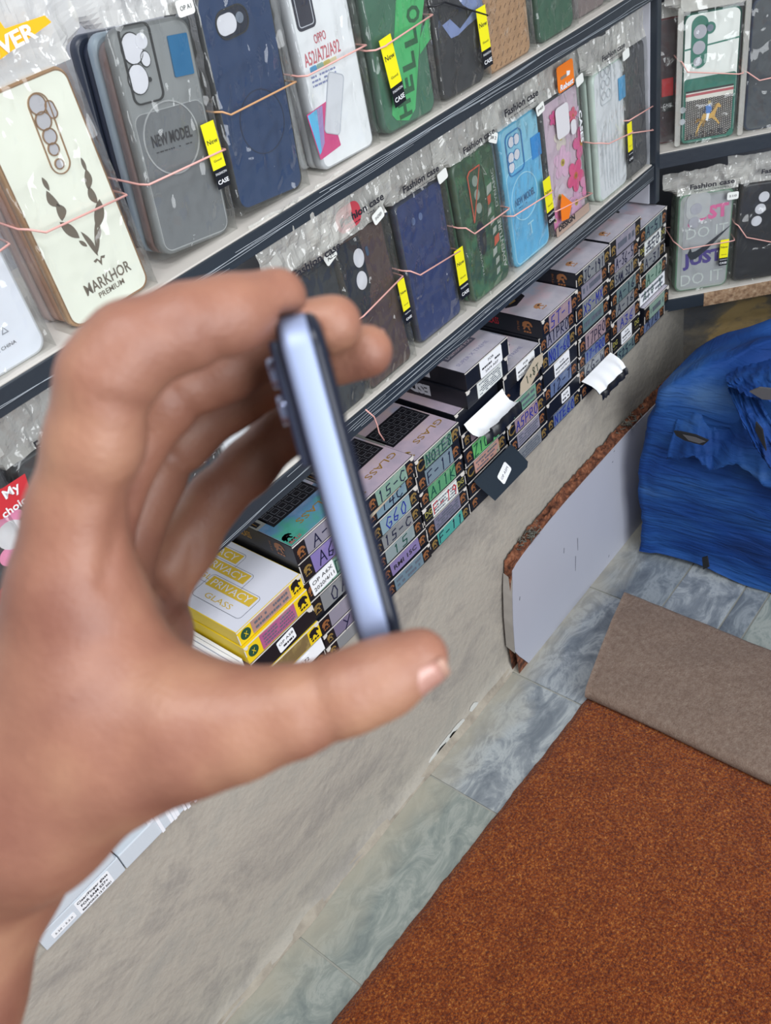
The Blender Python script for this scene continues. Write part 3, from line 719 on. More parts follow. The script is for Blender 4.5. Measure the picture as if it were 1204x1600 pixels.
for i in range(9):
    for j in range(19):
        x_ = -.038 + i * .0095 + (.00475 if j % 2 else 0); z_ = .006 + j * .0088
        if abs(x_) < .038:
            mb.poly([(x_ - .0022, z_ - .0016), (x_ - .0016, z_ - .0022), (x_ + .0022, z_ + .0012), (x_ + .0017, z_ + .0018)], -.0003, WD)
finish(f, head=.03, seed=9)
f = bundle('dark green case in crumpled film, right of the woven tan case', 1.007, .627, H1, .076, .168, face='2c5a44', side='224636', behind=('24483a', '30403c'), gap=.012)
finish(f, head=.03, seed=10, amp=.0035)
f = bundle('greyish pink case in crumpled film beside the dark green one', 1.093, .632, H1, .072, .168, face='7a6c6c', side='6a5e60', behind=('6f6668',), gap=.012)
finish(f, head=.03, seed=11, amp=.0035)
f = bundle('dark case at the far right end of the upper shelf', 1.170, .632, H1, .068, .168, face='4a4648', side='3c393c', behind=('55484c',), gap=.012)
finish(f, head=.03, seed=12, amp=.003)

# ---- second shelf, left to right
f = bundle('dark case with pink and white blobs under a red header card, far left', atY(0, 900, .626).x - .012, .626, H2, .082, .166, face='3a3c42', side='30323a', behind=('50525a', '44464e'), roll=-1)
mb = f.mb; PK = mat('pink_blob', 'e890b4', .45); WB = mat('white_blob', 'dcdade', .45); RB = mat('red_blob', 'c23440', .45)
for (u, v), r_, r2, mt_ in (((18, 835), .0130, .012, WB), ((14, 812), .012, .006, PK), ((16, 868), .0095, .008, PK), ((18, 930), .012, .0120, RB)):
    a_ = L(f, u, v); mb.poly(circ(a_[0], a_[1], r_, 20, r2), -.0006 - r_ * .02, mt_)
a_ = L(f, 0, 985); mb.poly(rrect(.046, .030, .010, 6, a_[0], a_[1]), -.0006, WB)
for p in ((4, 985), (-14, 975), (3, 1004)):
    a_ = L(f, *p); mb.poly(circ(a_[0], a_[1], .0030, 14), -.0009, M_PRINT)
hc = MB(); hc.poly([L(f, *p) for p in ((-50, 815), (-50, 775), (-4, 758), (30, 736), (41, 771), (-5, 806))], -.0085, mat('red_header_card', 'c42f38', .4), .0006)
a_ = L(f, 9, 763); b_ = L(f, 15, 783); put_text(hc, 'My', .014, .0075, a_[0], a_[1], xz(-.0089), M_WHITE, bold=.02); put_text(hc, 'choice', .026, .0065, b_[0], b_[1] - .001, xz(-.0089), M_WHITE, bold=.02)
finish(f, head=.055, seed=13, card=[hc], hamp=.006)
f = bundle('dark case under a big crumpled clear flap, right of the red-headed pack', .205 + .045, .632, H2, .078, .164, face='2e3036', side='26282e', behind=('3a3c44', '484a52'))
hp = MB(); a_ = L(f, 66, 680); put_text(hp, 'Fashion case', .05, .009, a_[0] + .012, a_[1], xz(-.0100), M_PRINT, bold=.02)
finish(f, head=.06, seed=14, hamp=.0068, card=[hp])
f = bundle('black case mostly hidden behind the fingers on the lower shelf', .345, .630, H2, .076, .165, face='2a2c34', side='22242a', behind=('3a3c44',)); finish(f, seed=15)
f = bundle('white boxed case with three blue dots, behind the fingers on the lower shelf', .4325, .628, H2, .080, .168, face='e2e4ea', side='c9ccd2', behind=('d0d2d6',), r=.006)
mb = f.mb; BD = mat('blue_dot', '2f84b8', .4)
for p in ((423, 738), (432, 731), (441, 723)):
    a_ = L(f, *p); mb.poly(circ(a_[0], a_[1], .0034, 16), -.0004, BD); rg(mb, a_[0], a_[1], .0018, .0005, -.0006, M_WHITE, 12)
a_ = L(f, 435, 741); put_text(mb, 'MADE IN CHINA', .027, .0022, a_[0], a_[1], fr, MATS['grey_print'])
for k in range(6):
    a_ = L(f, 318 + 11 * k, 722 - 12 * k); scribble(mb, .012, .004, a_[0], a_[1], fr, MATS['grey_print'], 2)
finish(f, head=.02, seed=16, amp=.002)
f = bundle('black case under a Fashion case flap, directly right of the fingertips', .5485, .626, H2, .075, .166, face='262a30', side='202329', behind=('3a3e3c', '484c48'), gap=.011)
mb = f.mb; a_ = L(f, 500, 450)
for i in range(3): rg(mb, -.018, .145 - i * .016, .0052, .0008, -.001, mat('black_case_detail', '3a3e46', .3), 18)
finish(f, head=.072, seed=17, bend=-.012, htext=('Fashion case', (-.002, .166 + .0135), .066), sticker=(.026, .166 + .002, .35, 'A78'), amp=.003, hamp=.006, band=[(580, 640), (500, 690)])
f = bundle('brown case with a black camera block and two white lens holes', .6285, .626, H2, .075, .170, roll=-.5, face='493632', side='2a2422', behind=('3c3e3a', '4c4e48', '3a3c38'), gap=.012, r=.008)
mb = f.mb; BB = mat('black_block', '141a24', .35)
mb.poly([(-.0355, .082), (-.014, .082), (-.006, .094), (-.004, .104), (-.0005, .110), (-.0005, .158), (-.003, .165), (-.030, .1665), (-.0355, .161)], -.0008, BB, .0006)
for p in ((559, 403), (564, 438)):
    a_ = L(f, *p); mb.poly(circ(a_[0], a_[1], .0078, 22, .0098), -.0012, WH)
a_ = L(f, 572, 392); mb.poly(rrect(.004, .010, .0018, 4, a_[0], a_[1]), -.0012, mat('slot_blue', '3c5068', .4))
hp = MB(); hp.poly(rrect(.036, .024, .010, 6, -.016, .191), -.0089, mat('red_print_translucent', 'b8404c', .4))
finish(f, head=.045, seed=18, htext=('Fashion case', (.004, .190), .066), sticker=(.0235, .1745, .25, 'OP A57/NEW'), band=[(556, 492), (619, 430)], ytag=(.0355, .068, .0115, .050, 0), card=[hp], amp=.003, hamp=.005)
f = bundle('plain navy case between the brown case and the green camouflage case', .7305, .632, H2, .0815, .164, roll=.5, face='1c2f63', side='17233f', behind=('4a4e4c', '565a58', '484a4c'), gap=.012, r=.008, rough=.45)
mb = f.mb
for p in ((645, 346), (656, 338)):
    a_ = L(f, *p); mb.poly(circ(a_[0], a_[1], .0032, 14, .0042), -.0006, mat('lens_hole_navy', '5a6a92', .4))
finish(f, head=.045, seed=19, htext=('Fashion case', (-.001, .179), .062), sticker=(.034, .168, .15, ''), band=[(620, 430), (645, 428), (712, 388)], ytag=L(f, 713, 433) + (.0165, .060, .0), amp=.0028, hamp=.007)
CAM = ramp_mat('green_camouflage', [(.40, '3c6a48'), (.48, '345c40'), (.50, '2b4c36')], scale=38, rough=.35)
f = bundle('green camouflage case with orange-edged camera frame and sideways lettering', .8300, .627, H2, .0785, .169, roll=-1, face_mat=CAM, face='3a6146', side='33503c', behind=('3b5a46', '44564a', '3c463f'), gap=.012)
mb = f.mb; OR = mat('orange_rim', 'c8583e', .4); GY = mat('grey_shape', 'a3aaa2', .45); CD = mat('camera_green', '2d4a33', .4)
a_ = L(f, 745, 303); mb.poly(rrect(.027, .056, .006, 6, a_[0], a_[1]), -.0010, CD, .0008); frame_rr(mb, .031, .060, .0075, .0016, a_[0], a_[1], -.0016, CD)
mb.ringp([(a_[0] - .0155, a_[1] - .028), (a_[0] - .0155, a_[1] + .026), (a_[0] - .010, a_[1] + .0305), (a_[0] + .010, a_[1] + .0305)], [(a_[0] - .014, a_[1] - .028), (a_[0] - .014, a_[1] + .025), (a_[0] - .0095, a_[1] + .029), (a_[0] + .010, a_[1] + .029)], -.0020, OR, .0008)
for dz in (.016, 0, -.016): mb.poly(circ(a_[0] - .002, a_[1] + dz, .0052, 18, .0062), -.0014, mat('lens_hole_green', '87948a', .5))
rd = random.Random(4)
for i in range(9):
    z_ = .018 + i * .0125; x_ = .018 + rd.uniform(-.004, .004); s_ = rd.uniform(.004, .0065)
    mb.poly([(x_ - s_, z_ - s_), (x_ + s_ * .7, z_ - s_ * .5), (x_ + s_, z_ + s_), (x_ - s_ * .6, z_ + s_ * .8)], -.0005, GY if i % 4 != 3 else OR)
put_text(mb, 'ADVENTURE', .062, .0065, .031, .046, fr, GY, ang=PI / 2, bold=.03); put_text(mb, 'DYNAMIC', .045, .005, .031, .115, fr, GY, ang=PI / 2, bold=.01)
put_text(mb, 'TRAVELLING', .050, .003, -.013, .050, fr, GY, ang=PI / 2); a_ = L(f, 752, 372); mb.poly(circ(a_[0], a_[1], .009, 20, .021), -.0004, mat('black_oval', '20262a', .4))
mb.ringp([(.012, .150), (.012, .140), (.020, .135)], [(.0128, .150), (.0128, .1405), (.0205, .1355)], -.0006, GY, .0003)
finish(f, head=.040, seed=20, htext=('Fashion case', (.004, .181), .060), sticker=(.030, .174, -.5, 'S8 2'), band=[(709, 362), (730, 364), (783, 326)], amp=.0028)
f = bundle('sky blue case with five lens holes and magnet ring, reading NEW MODEL', .9225, .627, H2, .0815, .172, roll=-.5, face='86c2da', side='5aa6c8', behind=('5b7f96', '6a6e78'), gap=.012, r=.012, rough=.3)
mb = f.mb; B1 = mat('sky_blue_mid', '62b2dc', .35); B2 = mat('blue_rim', '1d78b4', .35); B3 = mat('sky_blue_line', 'a8d8ea', .35)
mb.poly(rrect(.074, .115, .009, 6, 0, .062), -.0003, B1); frame_rr(mb, .075, .116, .009, .0006, 0, .062, -.0005, B3)
a_ = L(f, 803, 238); frame_rr(mb, .034, .050, .008, .0012, a_[0], a_[1], -.0016, B2)
for p in ((797, 222), (805, 217), (797, 247), (806, 241), (798, 262)):
    q_ = L(f, *p); mb.poly(circ(q_[0], q_[1], .0060, 20), -.0010, WH); rg(mb, q_[0], q_[1], .0066, .0006, -.0013, B2, 20)
q_ = L(f, 836, 228); mb.poly(rrect(.020, .026, .001, 2, q_[0], q_[1]), -.0014, mat('blue_square2', '1a8ad2', .3), .001)
q_ = L(f, 819, 306); rg(mb, q_[0], q_[1], .0285, .0012, -.0008, B3, 36); put_text(mb, 'NEW MODEL', .043, .0085, q_[0], q_[1] - .001, fr, mat('blue_print', '2a6c9a', .4), d=.001, bold=.02); scribble(mb, .03, .002, q_[0], q_[1] - .009, xz(-.0006), MATS['blue_print'], 1)
q_ = L(f, 829, 355); put_text(mb, 'T', .013, .016, q_[0], q_[1], fr, B3, d=.0008)
finish(f, head=.040, seed=21, htext=('Fashion case', (-.002, .191), .070), sticker=(.034, .171, .15, 'P40'), band=[(786, 342), (850, 300)], ytag=L(f, 849, 321) + (.016, .060, .05), amp=.0016)
f = bundle('case printed with pink and white flowers under an orange header', 1.0165, .629, H2, .0835, .168, roll=-.5, face='c9b4c4', side='3c4048', behind=('3c4048', '2c2e36'), gap=.014, r=.004)
mb = f.mb
def flower(u, v, r_, c1, c2, k=0.0, n=5):
    a_ = L(f, u, v)
    def ok(p): return (max(-.0405, min(.0405, p[0])), max(.002, min(.1665, p[1])))
    m1 = mat('petal_' + c1, c1, .5); m2 = mat('pollen_' + c2, c2, .5)
    for i in range(n):
        an = k + 2 * PI * i / n; px, pz = a_[0] + math.cos(an) * r_ * .62, a_[1] + math.sin(an) * r_ * .62
        P = [(px + math.cos(t) * r_ * .5 * math.cos(an) - math.sin(t) * r_ * .40 * math.sin(an), pz + math.cos(t) * r_ * .5 * math.sin(an) + math.sin(t) * r_ * .40 * math.cos(an)) for t in [2 * PI * j / 14 for j in range(14)]]
        P = [ok(p) for p in P]; mb.poly(P, -.0004 - .00012 * flower.c, m1); flower.c += .25
    mb.poly([ok(p) for p in circ(a_[0], a_[1], r_ * .24, 14)], -.0006 - .00012 * flower.c, m2); mb.poly([ok(p) for p in circ(a_[0], a_[1], r_ * .11, 10)], -.0008 - .00012 * flower.c, mat('pollen_core', '8a6a28', .5)); flower.c += .3
flower.c = 0
for a in ((875, 215, .014, 'd9cfc6', 'b8ac3a', .3), (878, 254, .019, 'd8b0cc', 'b8a838', .1), (911, 170, .018, 'cdb6cf', 'a8a838', .5), (873, 308, .016, 'cfc0ce', 'b4aa40', .8), (899, 316, .017, 'd4a6c6', 'b8a03a', .2), (866, 345, .013, 'd27cae', 'c8b8a0', 1), (893, 180, .009, 'd65f7a', 'c86850', 0), (862, 185, .008, 'd04c8c', 'd04c8c', 0),
          (906, 222, .0185, 'd25c92', 'c8823c', .4), (897, 274, .019, 'd84c84', 'c86a3c', .9), (915, 284, .017, 'd884b0', 'c08040', .2), (905, 350, .012, 'd69cc0', 'b8a03a', .5), (918, 240, .009, 'd5dcd2', 'cfd8cc', 0)): flower(*a)
a_ = L(f, 874, 189); mb.poly(rrect(.030, .038, .006, 5, a_[0], a_[1]), -.0045, mat('camera_window_white', 'd2d0d4', .6)); a_ = L(f, 891, 198); mb.poly(rrect(.012, .018, .005, 5, a_[0], a_[1]), -.0045, MATS['camera_window_white'])
mb.poly(rrect(.083, .012, .002, 3, 0, .007), -.0046, mat('base_strip_taupe', 'a58d80', .5)); put_text(mb, 'DESIGN', .040, .007, -.016, .010, xz(-.0048), M_PRINT, bold=.03)
put_text(mb, 'CASES', .040, .006, .0365, .115, xz(-.0046), M_WHITE, ang=-PI / 2, bold=.03)
hc = MB(); OH = mat('orange_header_card', 'ec7a18', .4)
oc = MB(); oc.poly([L(f, *p) for p in ((866, 322), (868, 302), (884, 316), (879, 340), (868, 345))], -.0092, OH, .0006); oc.build('orange_tag', f.root); hc.poly(rrect(.037, .030, .004, 5, .004, .187), -.0090, OH, .0006); hc.poly(rrect(.014, .0035, .0017, 4, -.001, .1875), -.0094, mat('hang_slot', '8a7868', .6)); hc.poly([(.006, .192), (.014, .190), (.012, .186), (.006, .186)], -.0095, M_WHITE); put_text(hc, 'Rebest', .030, .0065, .004, .1775, xz(-.0094), M_WHITE, bold=.03, shear=.15)
finish(f, head=.045, seed=22, card=[hc], sticker=(.034, .172, .15, ''), band=[(856, 332), (921, 297)], amp=.0012, hamp=.003)
f = bundle('white case with a light blue sticker, right of the flower case', 1.1215, .622, H2, .0775, .167, roll=0, face='dcdfe4', side='c0d0c8', behind=('b4c4bc', 'bccac4', 'c2ccc8'), gap=.011, rough=.3)
mb = f.mb; VL = mat('white_case_line', 'c3c8ce', .4)
a_ = L(f, 945, 131); frame_rr(mb, .030, .048, .006, .0012, a_[0], a_[1], -.0012, VL)
for i in range(3):
    for j in range(2): rg(mb, a_[0] - .006 + j * .012, a_[1] + .015 - i * .014, .0055, .0008, -.0012, VL, 18)
for i in range(6): mb.poly(rrect(.0012, .085, .0005, 2, -.024 + i * .008, .055, random.uniform(-.05, .05)), -.0004, VL)
a_ = L(f, 970, 137); mb.poly(rrect(.018, .028, .001, 2, a_[0], a_[1]), -.0014, mat('blue_square3', '4aa0d2', .3))
finish(f, head=.040, seed=23, htext=('Fashion case', (.0, .183), .058), sticker=(.031, .170, .1, ''), band=[(927, 225), (940, 224), (976, 207)], ytag=L(f, 975, 229) + (.012, .054, .0), amp=.0014)
f = bundle('smoky dark grey case in the corner beside the shelf upright', 1.1915, .6235, H2, .062, .168, roll=0, face='46474c', side='3a3b40', behind=('56575c',), r=.006)
finish(f, head=.045, seed=24, band=[(980, 183), (1018, 160)], amp=.002, hamp=.002, milky=False)
b_ = MB(); P_ = [L(f, *p) for p in ((977, 207), (1016, 198))]; b_.tube([(-.033, -.0088, P_[0][1]), (-.030, -.0100, P_[0][1]), (.030, -.0100, P_[1][1]), (.034, -.006, P_[1][1])], .0009, M_BAND, 6); b_.build('rubber_band', f.root)

# ---- angled shelf right of the corner
f = bundle('dark maroon case with a red label, squeezed next to the corner upright', .030, .034, Z3, .052, .168, face='34222c', side='5c1a22', behind=('7a1422',), unit=1)
mb = f.mb; a_ = L(f, 1042, 136); mb.poly(rrect(.016, .024, .001, 2, a_[0], a_[1]), -.0012, mat('red_label', 'b81c28', .4)); mb.poly(rrect(.016, .020, .001, 2, a_[0], a_[1] - .023), -.0012, M_TBLK); put_text(mb, 'CASE', .012, .004, a_[0], a_[1] - .024, xz(-.001), M_WHITE)
finish(f, head=.02, seed=25)
f = bundle('white and green case printed with a rider on a golden horse', .0735, .012, Z3, .078, .172, roll=1, face='e2e5e2', side='1e6558', rim='1e6558', behind=('2a5a52', '3a6058'), gap=.012, unit=1)
mb = f.mb; GN = mat('teal_green', '1f6e5e', .4); TW = mat('black_tweed', '2c2a2c', .8, var=.0); TW2 = mat('tweed_fleck', 'c8c2bc', .8)
mb.poly(rrect(.072, .086, .004, 4, 0, .046), -.0004, GN)
mb.poly([(-.033, .006), (.026, .006), (.033, .014), (.033, .073), (-.033, .073)], -.0007, TW)
mb.poly([(-.033, .060), (.033, .060), (.033, .066), (-.033, .066)], -.0010, mat('cream_band', 'dcd8d0', .5)); mb.poly([(-.033, .0655), (.033, .0655), (.033, .0690), (-.033, .0690)], -.0011, mat('red_band', 'b05058', .5)); mb.poly([(-.033, .069), (.033, .069), (.033, .0705), (-.033, .0705)], -.0012, MATS['cream_band'])
for i in range(24):
    for j in range(21):
        x_ = -.0325 + i * .00275; z_ = .0075 + j * .0025 + (.00125 if i % 2 else 0)
        if z_ < .0590 and not (x_ > .026 and z_ < .012): mb.polyf([(x_, z_), (x_ + .0014, z_ + .0004), (x_ + .0014, z_ + .0015), (x_, z_ + .0011)], fr, TW2, .0009)
mb.poly([(-.0375, .126), (.037, .131), (.037, .133), (-.0375, .128)], -.0005, GN)
a_ = L(f, 1092, 66); mb.poly(rrect(.022, .066, .011, 8, a_[0], a_[1]), -.0010, GN, .0008)
a2 = L(f, 1104, 44); mb.poly(circ(a2[0] + .004, a2[1], .0075, 18), -.0010, GN, .0008); mb.poly(circ(a2[0] + .004, a2[1], .0045, 16), -.0014, MATS['lens_hole_blue'])
for (u, v), r_ in (((1093, 49), .0088), ((1091, 74), .0085), ((1089, 96), .0058)):
    q_ = L(f, u, v); mb.poly(circ(q_[0], q_[1], r_, 22), -.0016, mat('lens_hole_pale', 'a8a8b2', .6))
HB = mat('golden_horse', 'c8a055', .45); HD = mat('golden_horse_dark', '8a6a34', .45)
hx, hz = L(f, 1104, 180)
def HP(pts, mt_, y=-.0013): mb.poly([(hx + a * .001, hz + b * .001) for a, b in pts], y, mt_)
HP([(-9, -5), (-6, 3), (0, 3), (5, 2), (9, 7), (12, 13), (15, 15), (19, 10), (18, 8), (14, 9), (12, 3), (10, -3), (4, -5), (-2, -3), (-6, -9)], HB)
HP([(-8, -4), (-12, -11), (-15, -20), (-13, -21), (-9, -12), (-4, -6)], HB); HP([(-15, -20), (-17, -26), (-13, -27), (-12, -21)], HB); HP([(6, -4), (12, -9), (17, -15), (18, -13), (14, -7), (10, -2)], HB)
HP([(-4, -5), (-7, -13), (-5, -15), (-1, -6)], HD); HP([(-9, -3), (-14, -2), (-17, -8), (-14, -7), (-10, -6)], HD); HP([(7, 5), (10, 13), (13, 15), (11, 9)], HD, -.0014)
HP([(-1, 3), (-2, -6), (1, -8), (3, 3)], M_WHITE, -.0016); HP([(-2, 3), (-3, 13), (3, 15), (6, 9), (4, 3)], mat('rider_blue', '4c7cc0', .5), -.0016); HP([(0, 15), (0, 20), (4, 20), (4, 15)], mat('rider_head', 'a89a70', .5), -.0016); HP([(-3, 11), (-7, 6), (-6, 5), (-2, 8)], mat('rider_sleeve', '2c3450', .5), -.0016)
put_text(mb, 'POLO CLUB', .050, .007, -.004, .012, fr, M_PRINT, d=.0016, bold=.03, shear=.2)
for z_ in (.050, .034): rg(mb, -.0375, z_, .0042, .0012, -.0035, mat('grey_disc', 'a0a6aa', .5), 16); mb.poly(circ(-.0375, z_, .003, 14), -.0032, MATS['grey_disc'])
b2 = bag_mesh(.084, .172, .055, 26, M_FILM, M_FILMM, bend=.002, t=.03); hp = MB()
hp.poly(rrect(.090, .034, .010, 5, 0, .192), -.0050, M_FILMM, .0015); hp.poly(rrect(.0075, .180, .003, 4, -.0445, .092), -.0060, M_FILMM, .003); hp.poly(rrect(.0075, .180, .003, 4, .0445, .092), -.0060, M_FILMM, .003)
finish(f, head=.055, seed=26, milky=False, band=[(1034, 100), (1070, 110), (1150, 113)], amp=.0010, hamp=.002, card=[hp])
f = bundle('dark case with a white window on the right of the horse rider case', .1665, .016, Z3, .080, .172, roll=1, face='3a4048', side='22324e', behind=('22345c', '7a1c2c'), gap=.012, unit=1)
mb = f.mb; mb.poly(rrect(.040, .060, .006, 5, .012, .135), -.0008, WH)
finish(f, head=.03, seed=27, band=[(1152, 113), (1182, 123), (1204, 118)], amp=.002)
f = bundle('pale green case with pink and purple block letters, left on the lower angled shelf', .0735, .013, Z4, .083, .158, roll=2, face='a3a8a6', side='6a9078', behind=('7a9c88', '80a490', '5c6a64'), gap=.012, unit=1)
mb = f.mb; PU = mat('purple_letters', '4a3c88', .45); HPK = mat('pink_letters', 'd8689c', .45); OW = mat('outline_white', 'c4cac8', .5)
mb.poly(rrect(.070, .145, .008, 6, .002, .079), -.0004, mat('frost_panel', 'a6a8ac', .5))
put_text(mb, 'JUST', .062, .019, .004, .122, fr, HPK, d=.0008, bold=.05, ang=.05); put_text(mb, 'DO IT', .064, .017, .004, .096, fr, OW, d=.0008, bold=.0, ang=.03)
put_text(mb, 'JUST', .062, .019, .0, .051, fr, PU, d=.0008, bold=.05, ang=.05); put_text(mb, 'DO IT', .066, .019, .0, .020, fr, OW, d=.0008, ang=.04)
A_ = [L(f, *p) for p in ((1078, 387), (1073, 398), (1078, 406), (1086, 404), (1105, 388), (1142, 350), (1100, 383), (1086, 392), (1080, 394))]
mb.poly(A_, -.0014, mat('swoosh_black', '1c2430', .4))
a_ = L(f, 1087, 322); mb.poly(rrect(.036, .040, .010, 6, a_[0] + .003, a_[1] + .000), -.0011, mat('frost_window', 'b4b6b8', .4)); 
for p in ((1087, 326), (1084, 347)): q_ = L(f, *p); mb.poly(circ(q_[0], q_[1], .0088, 22), -.0016, mat('lens_hole_pale', 'b4b4ba', .6))
finish(f, head=.036, seed=28, htext=('Fashion case', (.004, .172), .066), band=[(1050, 378), (1064, 386), (1138, 373)], sticker=(.036, .149, 0, 'S10'), ytag=L(f, 1127, 395) + (.013, .042, 0), amp=.0016, hamp=.006)
f = bundle('black case with three white lens holes, right on the lower angled shelf', .1635, .012, Z4, .080, .155, roll=3, face='1c1e26', side='2c2c30', behind=('3a3a3e', '44444a'), gap=.012, unit=1)
mb = f.mb
for p in ((1193, 307), (1187, 326), (1181, 345)):
    a_ = L(f, *p); mb.poly(circ(a_[0], a_[1], .0080, 22), -.0010, WH)
rd = random.Random(2)
finish(f, head=.045, seed=29, htext=('Fashion case', (.012, .175), .060), band=[(1146, 350), (1162, 367), (1204, 375)], amp=.002, hamp=.006)
# ---------------------------------------------------------------- screen-protector boxes
M_SILV = ramp_mat('silver_holographic_card', [(.32, 'a5a3b2'), (.46, 'bfbcc6'), (.54, 'd0bcc6'), (.62, 'b2bccf'), (.72, 'cac8ce')], scale=11, rough=.28, metal=.12)
M_SILVP = ramp_mat('rosy_holographic_card', [(.32, 'a49cae'), (.48, 'c0aebd'), (.60, 'cdb8ba'), (.72, 'a8b0c8')], scale=12, rough=.28, metal=.12)
M_HOLO = ramp_mat('blue_green_holographic_card', [(.30, '3c9a88'), (.42, '5ab4a0'), (.52, '6c9ec8'), (.62, '9ab4d8'), (.72, '88a0c8')], scale=14, rough=.25, metal=.4)
M_LIONT = mat('copper_foil', 'c08c62', .35, metal=.3)
M_KEY = mat('photo_black', '17181e', .35)
M_KEYL = mat('key_outline', '7a7c84', .5)
M_KRAFT = mat('torn_kraft', 'b7aa96', .85)
def foil(c1, c2=None):
    c2 = c2 or c1
    return ramp_mat('label_' + c1 + c2, [(.38, c1), (.50, c1), (.62, c2)], scale=34, rough=.32, metal=.15)
def lion(mb, cx, cz, s, fr, mt):
    """rearing lion-like foil blob with two tiny text bars"""
    body = [(-.5, -.1), (-.45, .25), (-.2, .42), (.15, .45), (.38, .30), (.5, .05), (.42, -.05), (.25, .08), (.2, -.1), (.3, -.35), (.15, -.38), (0, -.12), (-.15, -.12), (-.3, -.38), (-.45, -.36), (-.35, -.15)]
    mb.polyf([(cx + a * s, cz + b * s + .12 * s) for a, b in body], fr, mt, .0003)
    mb.polyf([(cx + (a * .3 + .1) * s, cz + (b * .25 + .22) * s) for a, b in body], fr, M_BLACK, .0004)
    for k in (-.38, -.12, .14): mb.polyf([(cx + k * s, cz - .52 * s), (cx + (k + .2) * s, cz - .50 * s), (cx + (k + .2) * s, cz - .34 * s), (cx + k * s, cz - .36 * s)], fr, mt, .0003)

def top_print(mb, kind, w, d, zt):
    fr = lambda a, b, dd=0.0: (a, b, zt + dd)                 # x right, y towards the wall
    m_ = {'plain': M_SILV, 'lion': M_SILV, 'rosy': M_SILVP, 'glass': M_SILVP, 'holo': M_SILV, 'esd': M_SILV, 'yellow': mat('matt_white_card', 'd5d7e2', .45)}[kind]
    mb.add([fr(-w / 2 + .0008, .0010, .0002), fr(w / 2 - .0008, .0010, .0002), fr(w / 2 - .0008, d - .001, .0002), fr(-w / 2 + .0008, d - .001, .0002)], [(0, 1, 2, 3)], m_)
    def R(x0, y0, x1, y1, mt, dd=.0004): mb.polyf([(x0, y0), (x1, y0), (x1, y1), (x0, y1)], fr, mt, dd)
    if kind in ('glass', 'holo'):
        if kind == 'holo': R(-w / 2 + .001, .002, w / 2 - .001, .052, M_HOLO, .0003)
        R(-.032, .040, .040, .085, M_KEY)
        for i in range(6):
            for j in range(4): R(-.028 + i * .0112, .044 + j * .0098, -.0195 + i * .0112, .0515 + j * .0098, M_KEYL, .0005); R(-.0275 + i * .0112, .0445 + j * .0098, -.020 + i * .0112, .051 + j * .0098, M_KEY, .0006)
        R(-.045, .052, -.030, .100, mat('photo_grey', '8c8e8a', .4)); R(-.043, .056, -.036, .094, M_KEY, .0005)
        R(-.0405, .058, -.0398, .092, M_GOLD, .0006)
        put_text(mb, 'GLASS', .052, .0085, .012, .022, fr, M_GOLD, ang=PI, d=.0006, bold=.0)
        lion(mb, -.036, .014, .013, fr, M_LIONG)
        if kind == 'holo': put_text(mb, "IT'S ME", .016, .004, -.034, .006, fr, M_RED, ang=PI, d=.0006)
    elif kind == 'lion': 
        lion(mb, -.022, .020, .014, fr, M_LIONT); put_text(mb, 'GLASS', .03, .004, .018, .045, fr, mat('peach_foil', 'c89a84', .35, metal=.3), ang=PI / 2, d=.0005)
    elif kind == 'rosy':
        lion(mb, -.012, .018, .014, fr, M_LIONT)
        put_text(mb, 'IT', .010, .006, .012, .055, fr, MATS['label_dummy'] if 'label_dummy' in MATS else M_GOLD, ang=PI / 2, d=.0005)
    elif kind == 'plain':
        lion(mb, -.012, .022, .015, fr, M_LIONT)
        mb.polyf([(-.034, .062), (-.022, .052), (.004, .056), (.012, .072), (-.008, .080)], fr, M_KEY, .0004); mb.polyf([(-.024, .062), (-.012, .060), (-.006, .070), (-.016, .072)], fr, M_LIONG, .0005)
    elif kind == 'esd':
        put_text(mb, 'SUPER X TREME', .062, .0055, -.004, .018, fr, mat('lilac_outline', '8482a0', .4), ang=0, d=.0004)
        R(-.032, .034, .026, .046, mat('dull_print', '5c5c6c', .4), .0004); put_text(mb, 'Diamond HX', .050, .006, -.003, .040, fr, M_SILV, d=.0006, bold=.02)
    elif kind == 'yellow':
        gy = mat('gold_print', 'd2b23e', .4)
        for (cx, cy) in ((.022, .108), (.004, .078), (-.016, .048)):
            R_ = rrect(.034, .075, .005, 4, cx, cy, 0)
            mb.polyf([(a * 1.0, b) for a, b in R_], fr, MATS['matt_white_card'], .0004 + .0001 * (.11 - cy) * 20)
            o = .00055 + .0001 * (.11 - cy) * 20
            k = rrect(.034, .075, .005, 4, cx, cy, 0); k2 = rrect(.0332, .0742, .0046, 4, cx, cy, 0)
            for i in range(len(k)):
                j = (i + 1) % len(k); mb.add([fr(*k[i], o), fr(*k[j], o), fr(*k2[j], o), fr(*k2[i], o)], [(0, 1, 2, 3)], M_PRINT)
            R(cx + .001, cy - .034, cx + .015, cy + .034, gy, o)
            put_text(mb, 'PRIVACY', .058, .009, cx + .008, cy, fr, MATS['matt_white_card'], ang=-PI / 2, d=o + .0001)
            put_text(mb, 'GLASS', .040, .007, cx - .009, cy + .002, fr, gy, ang=-PI / 2, d=o)

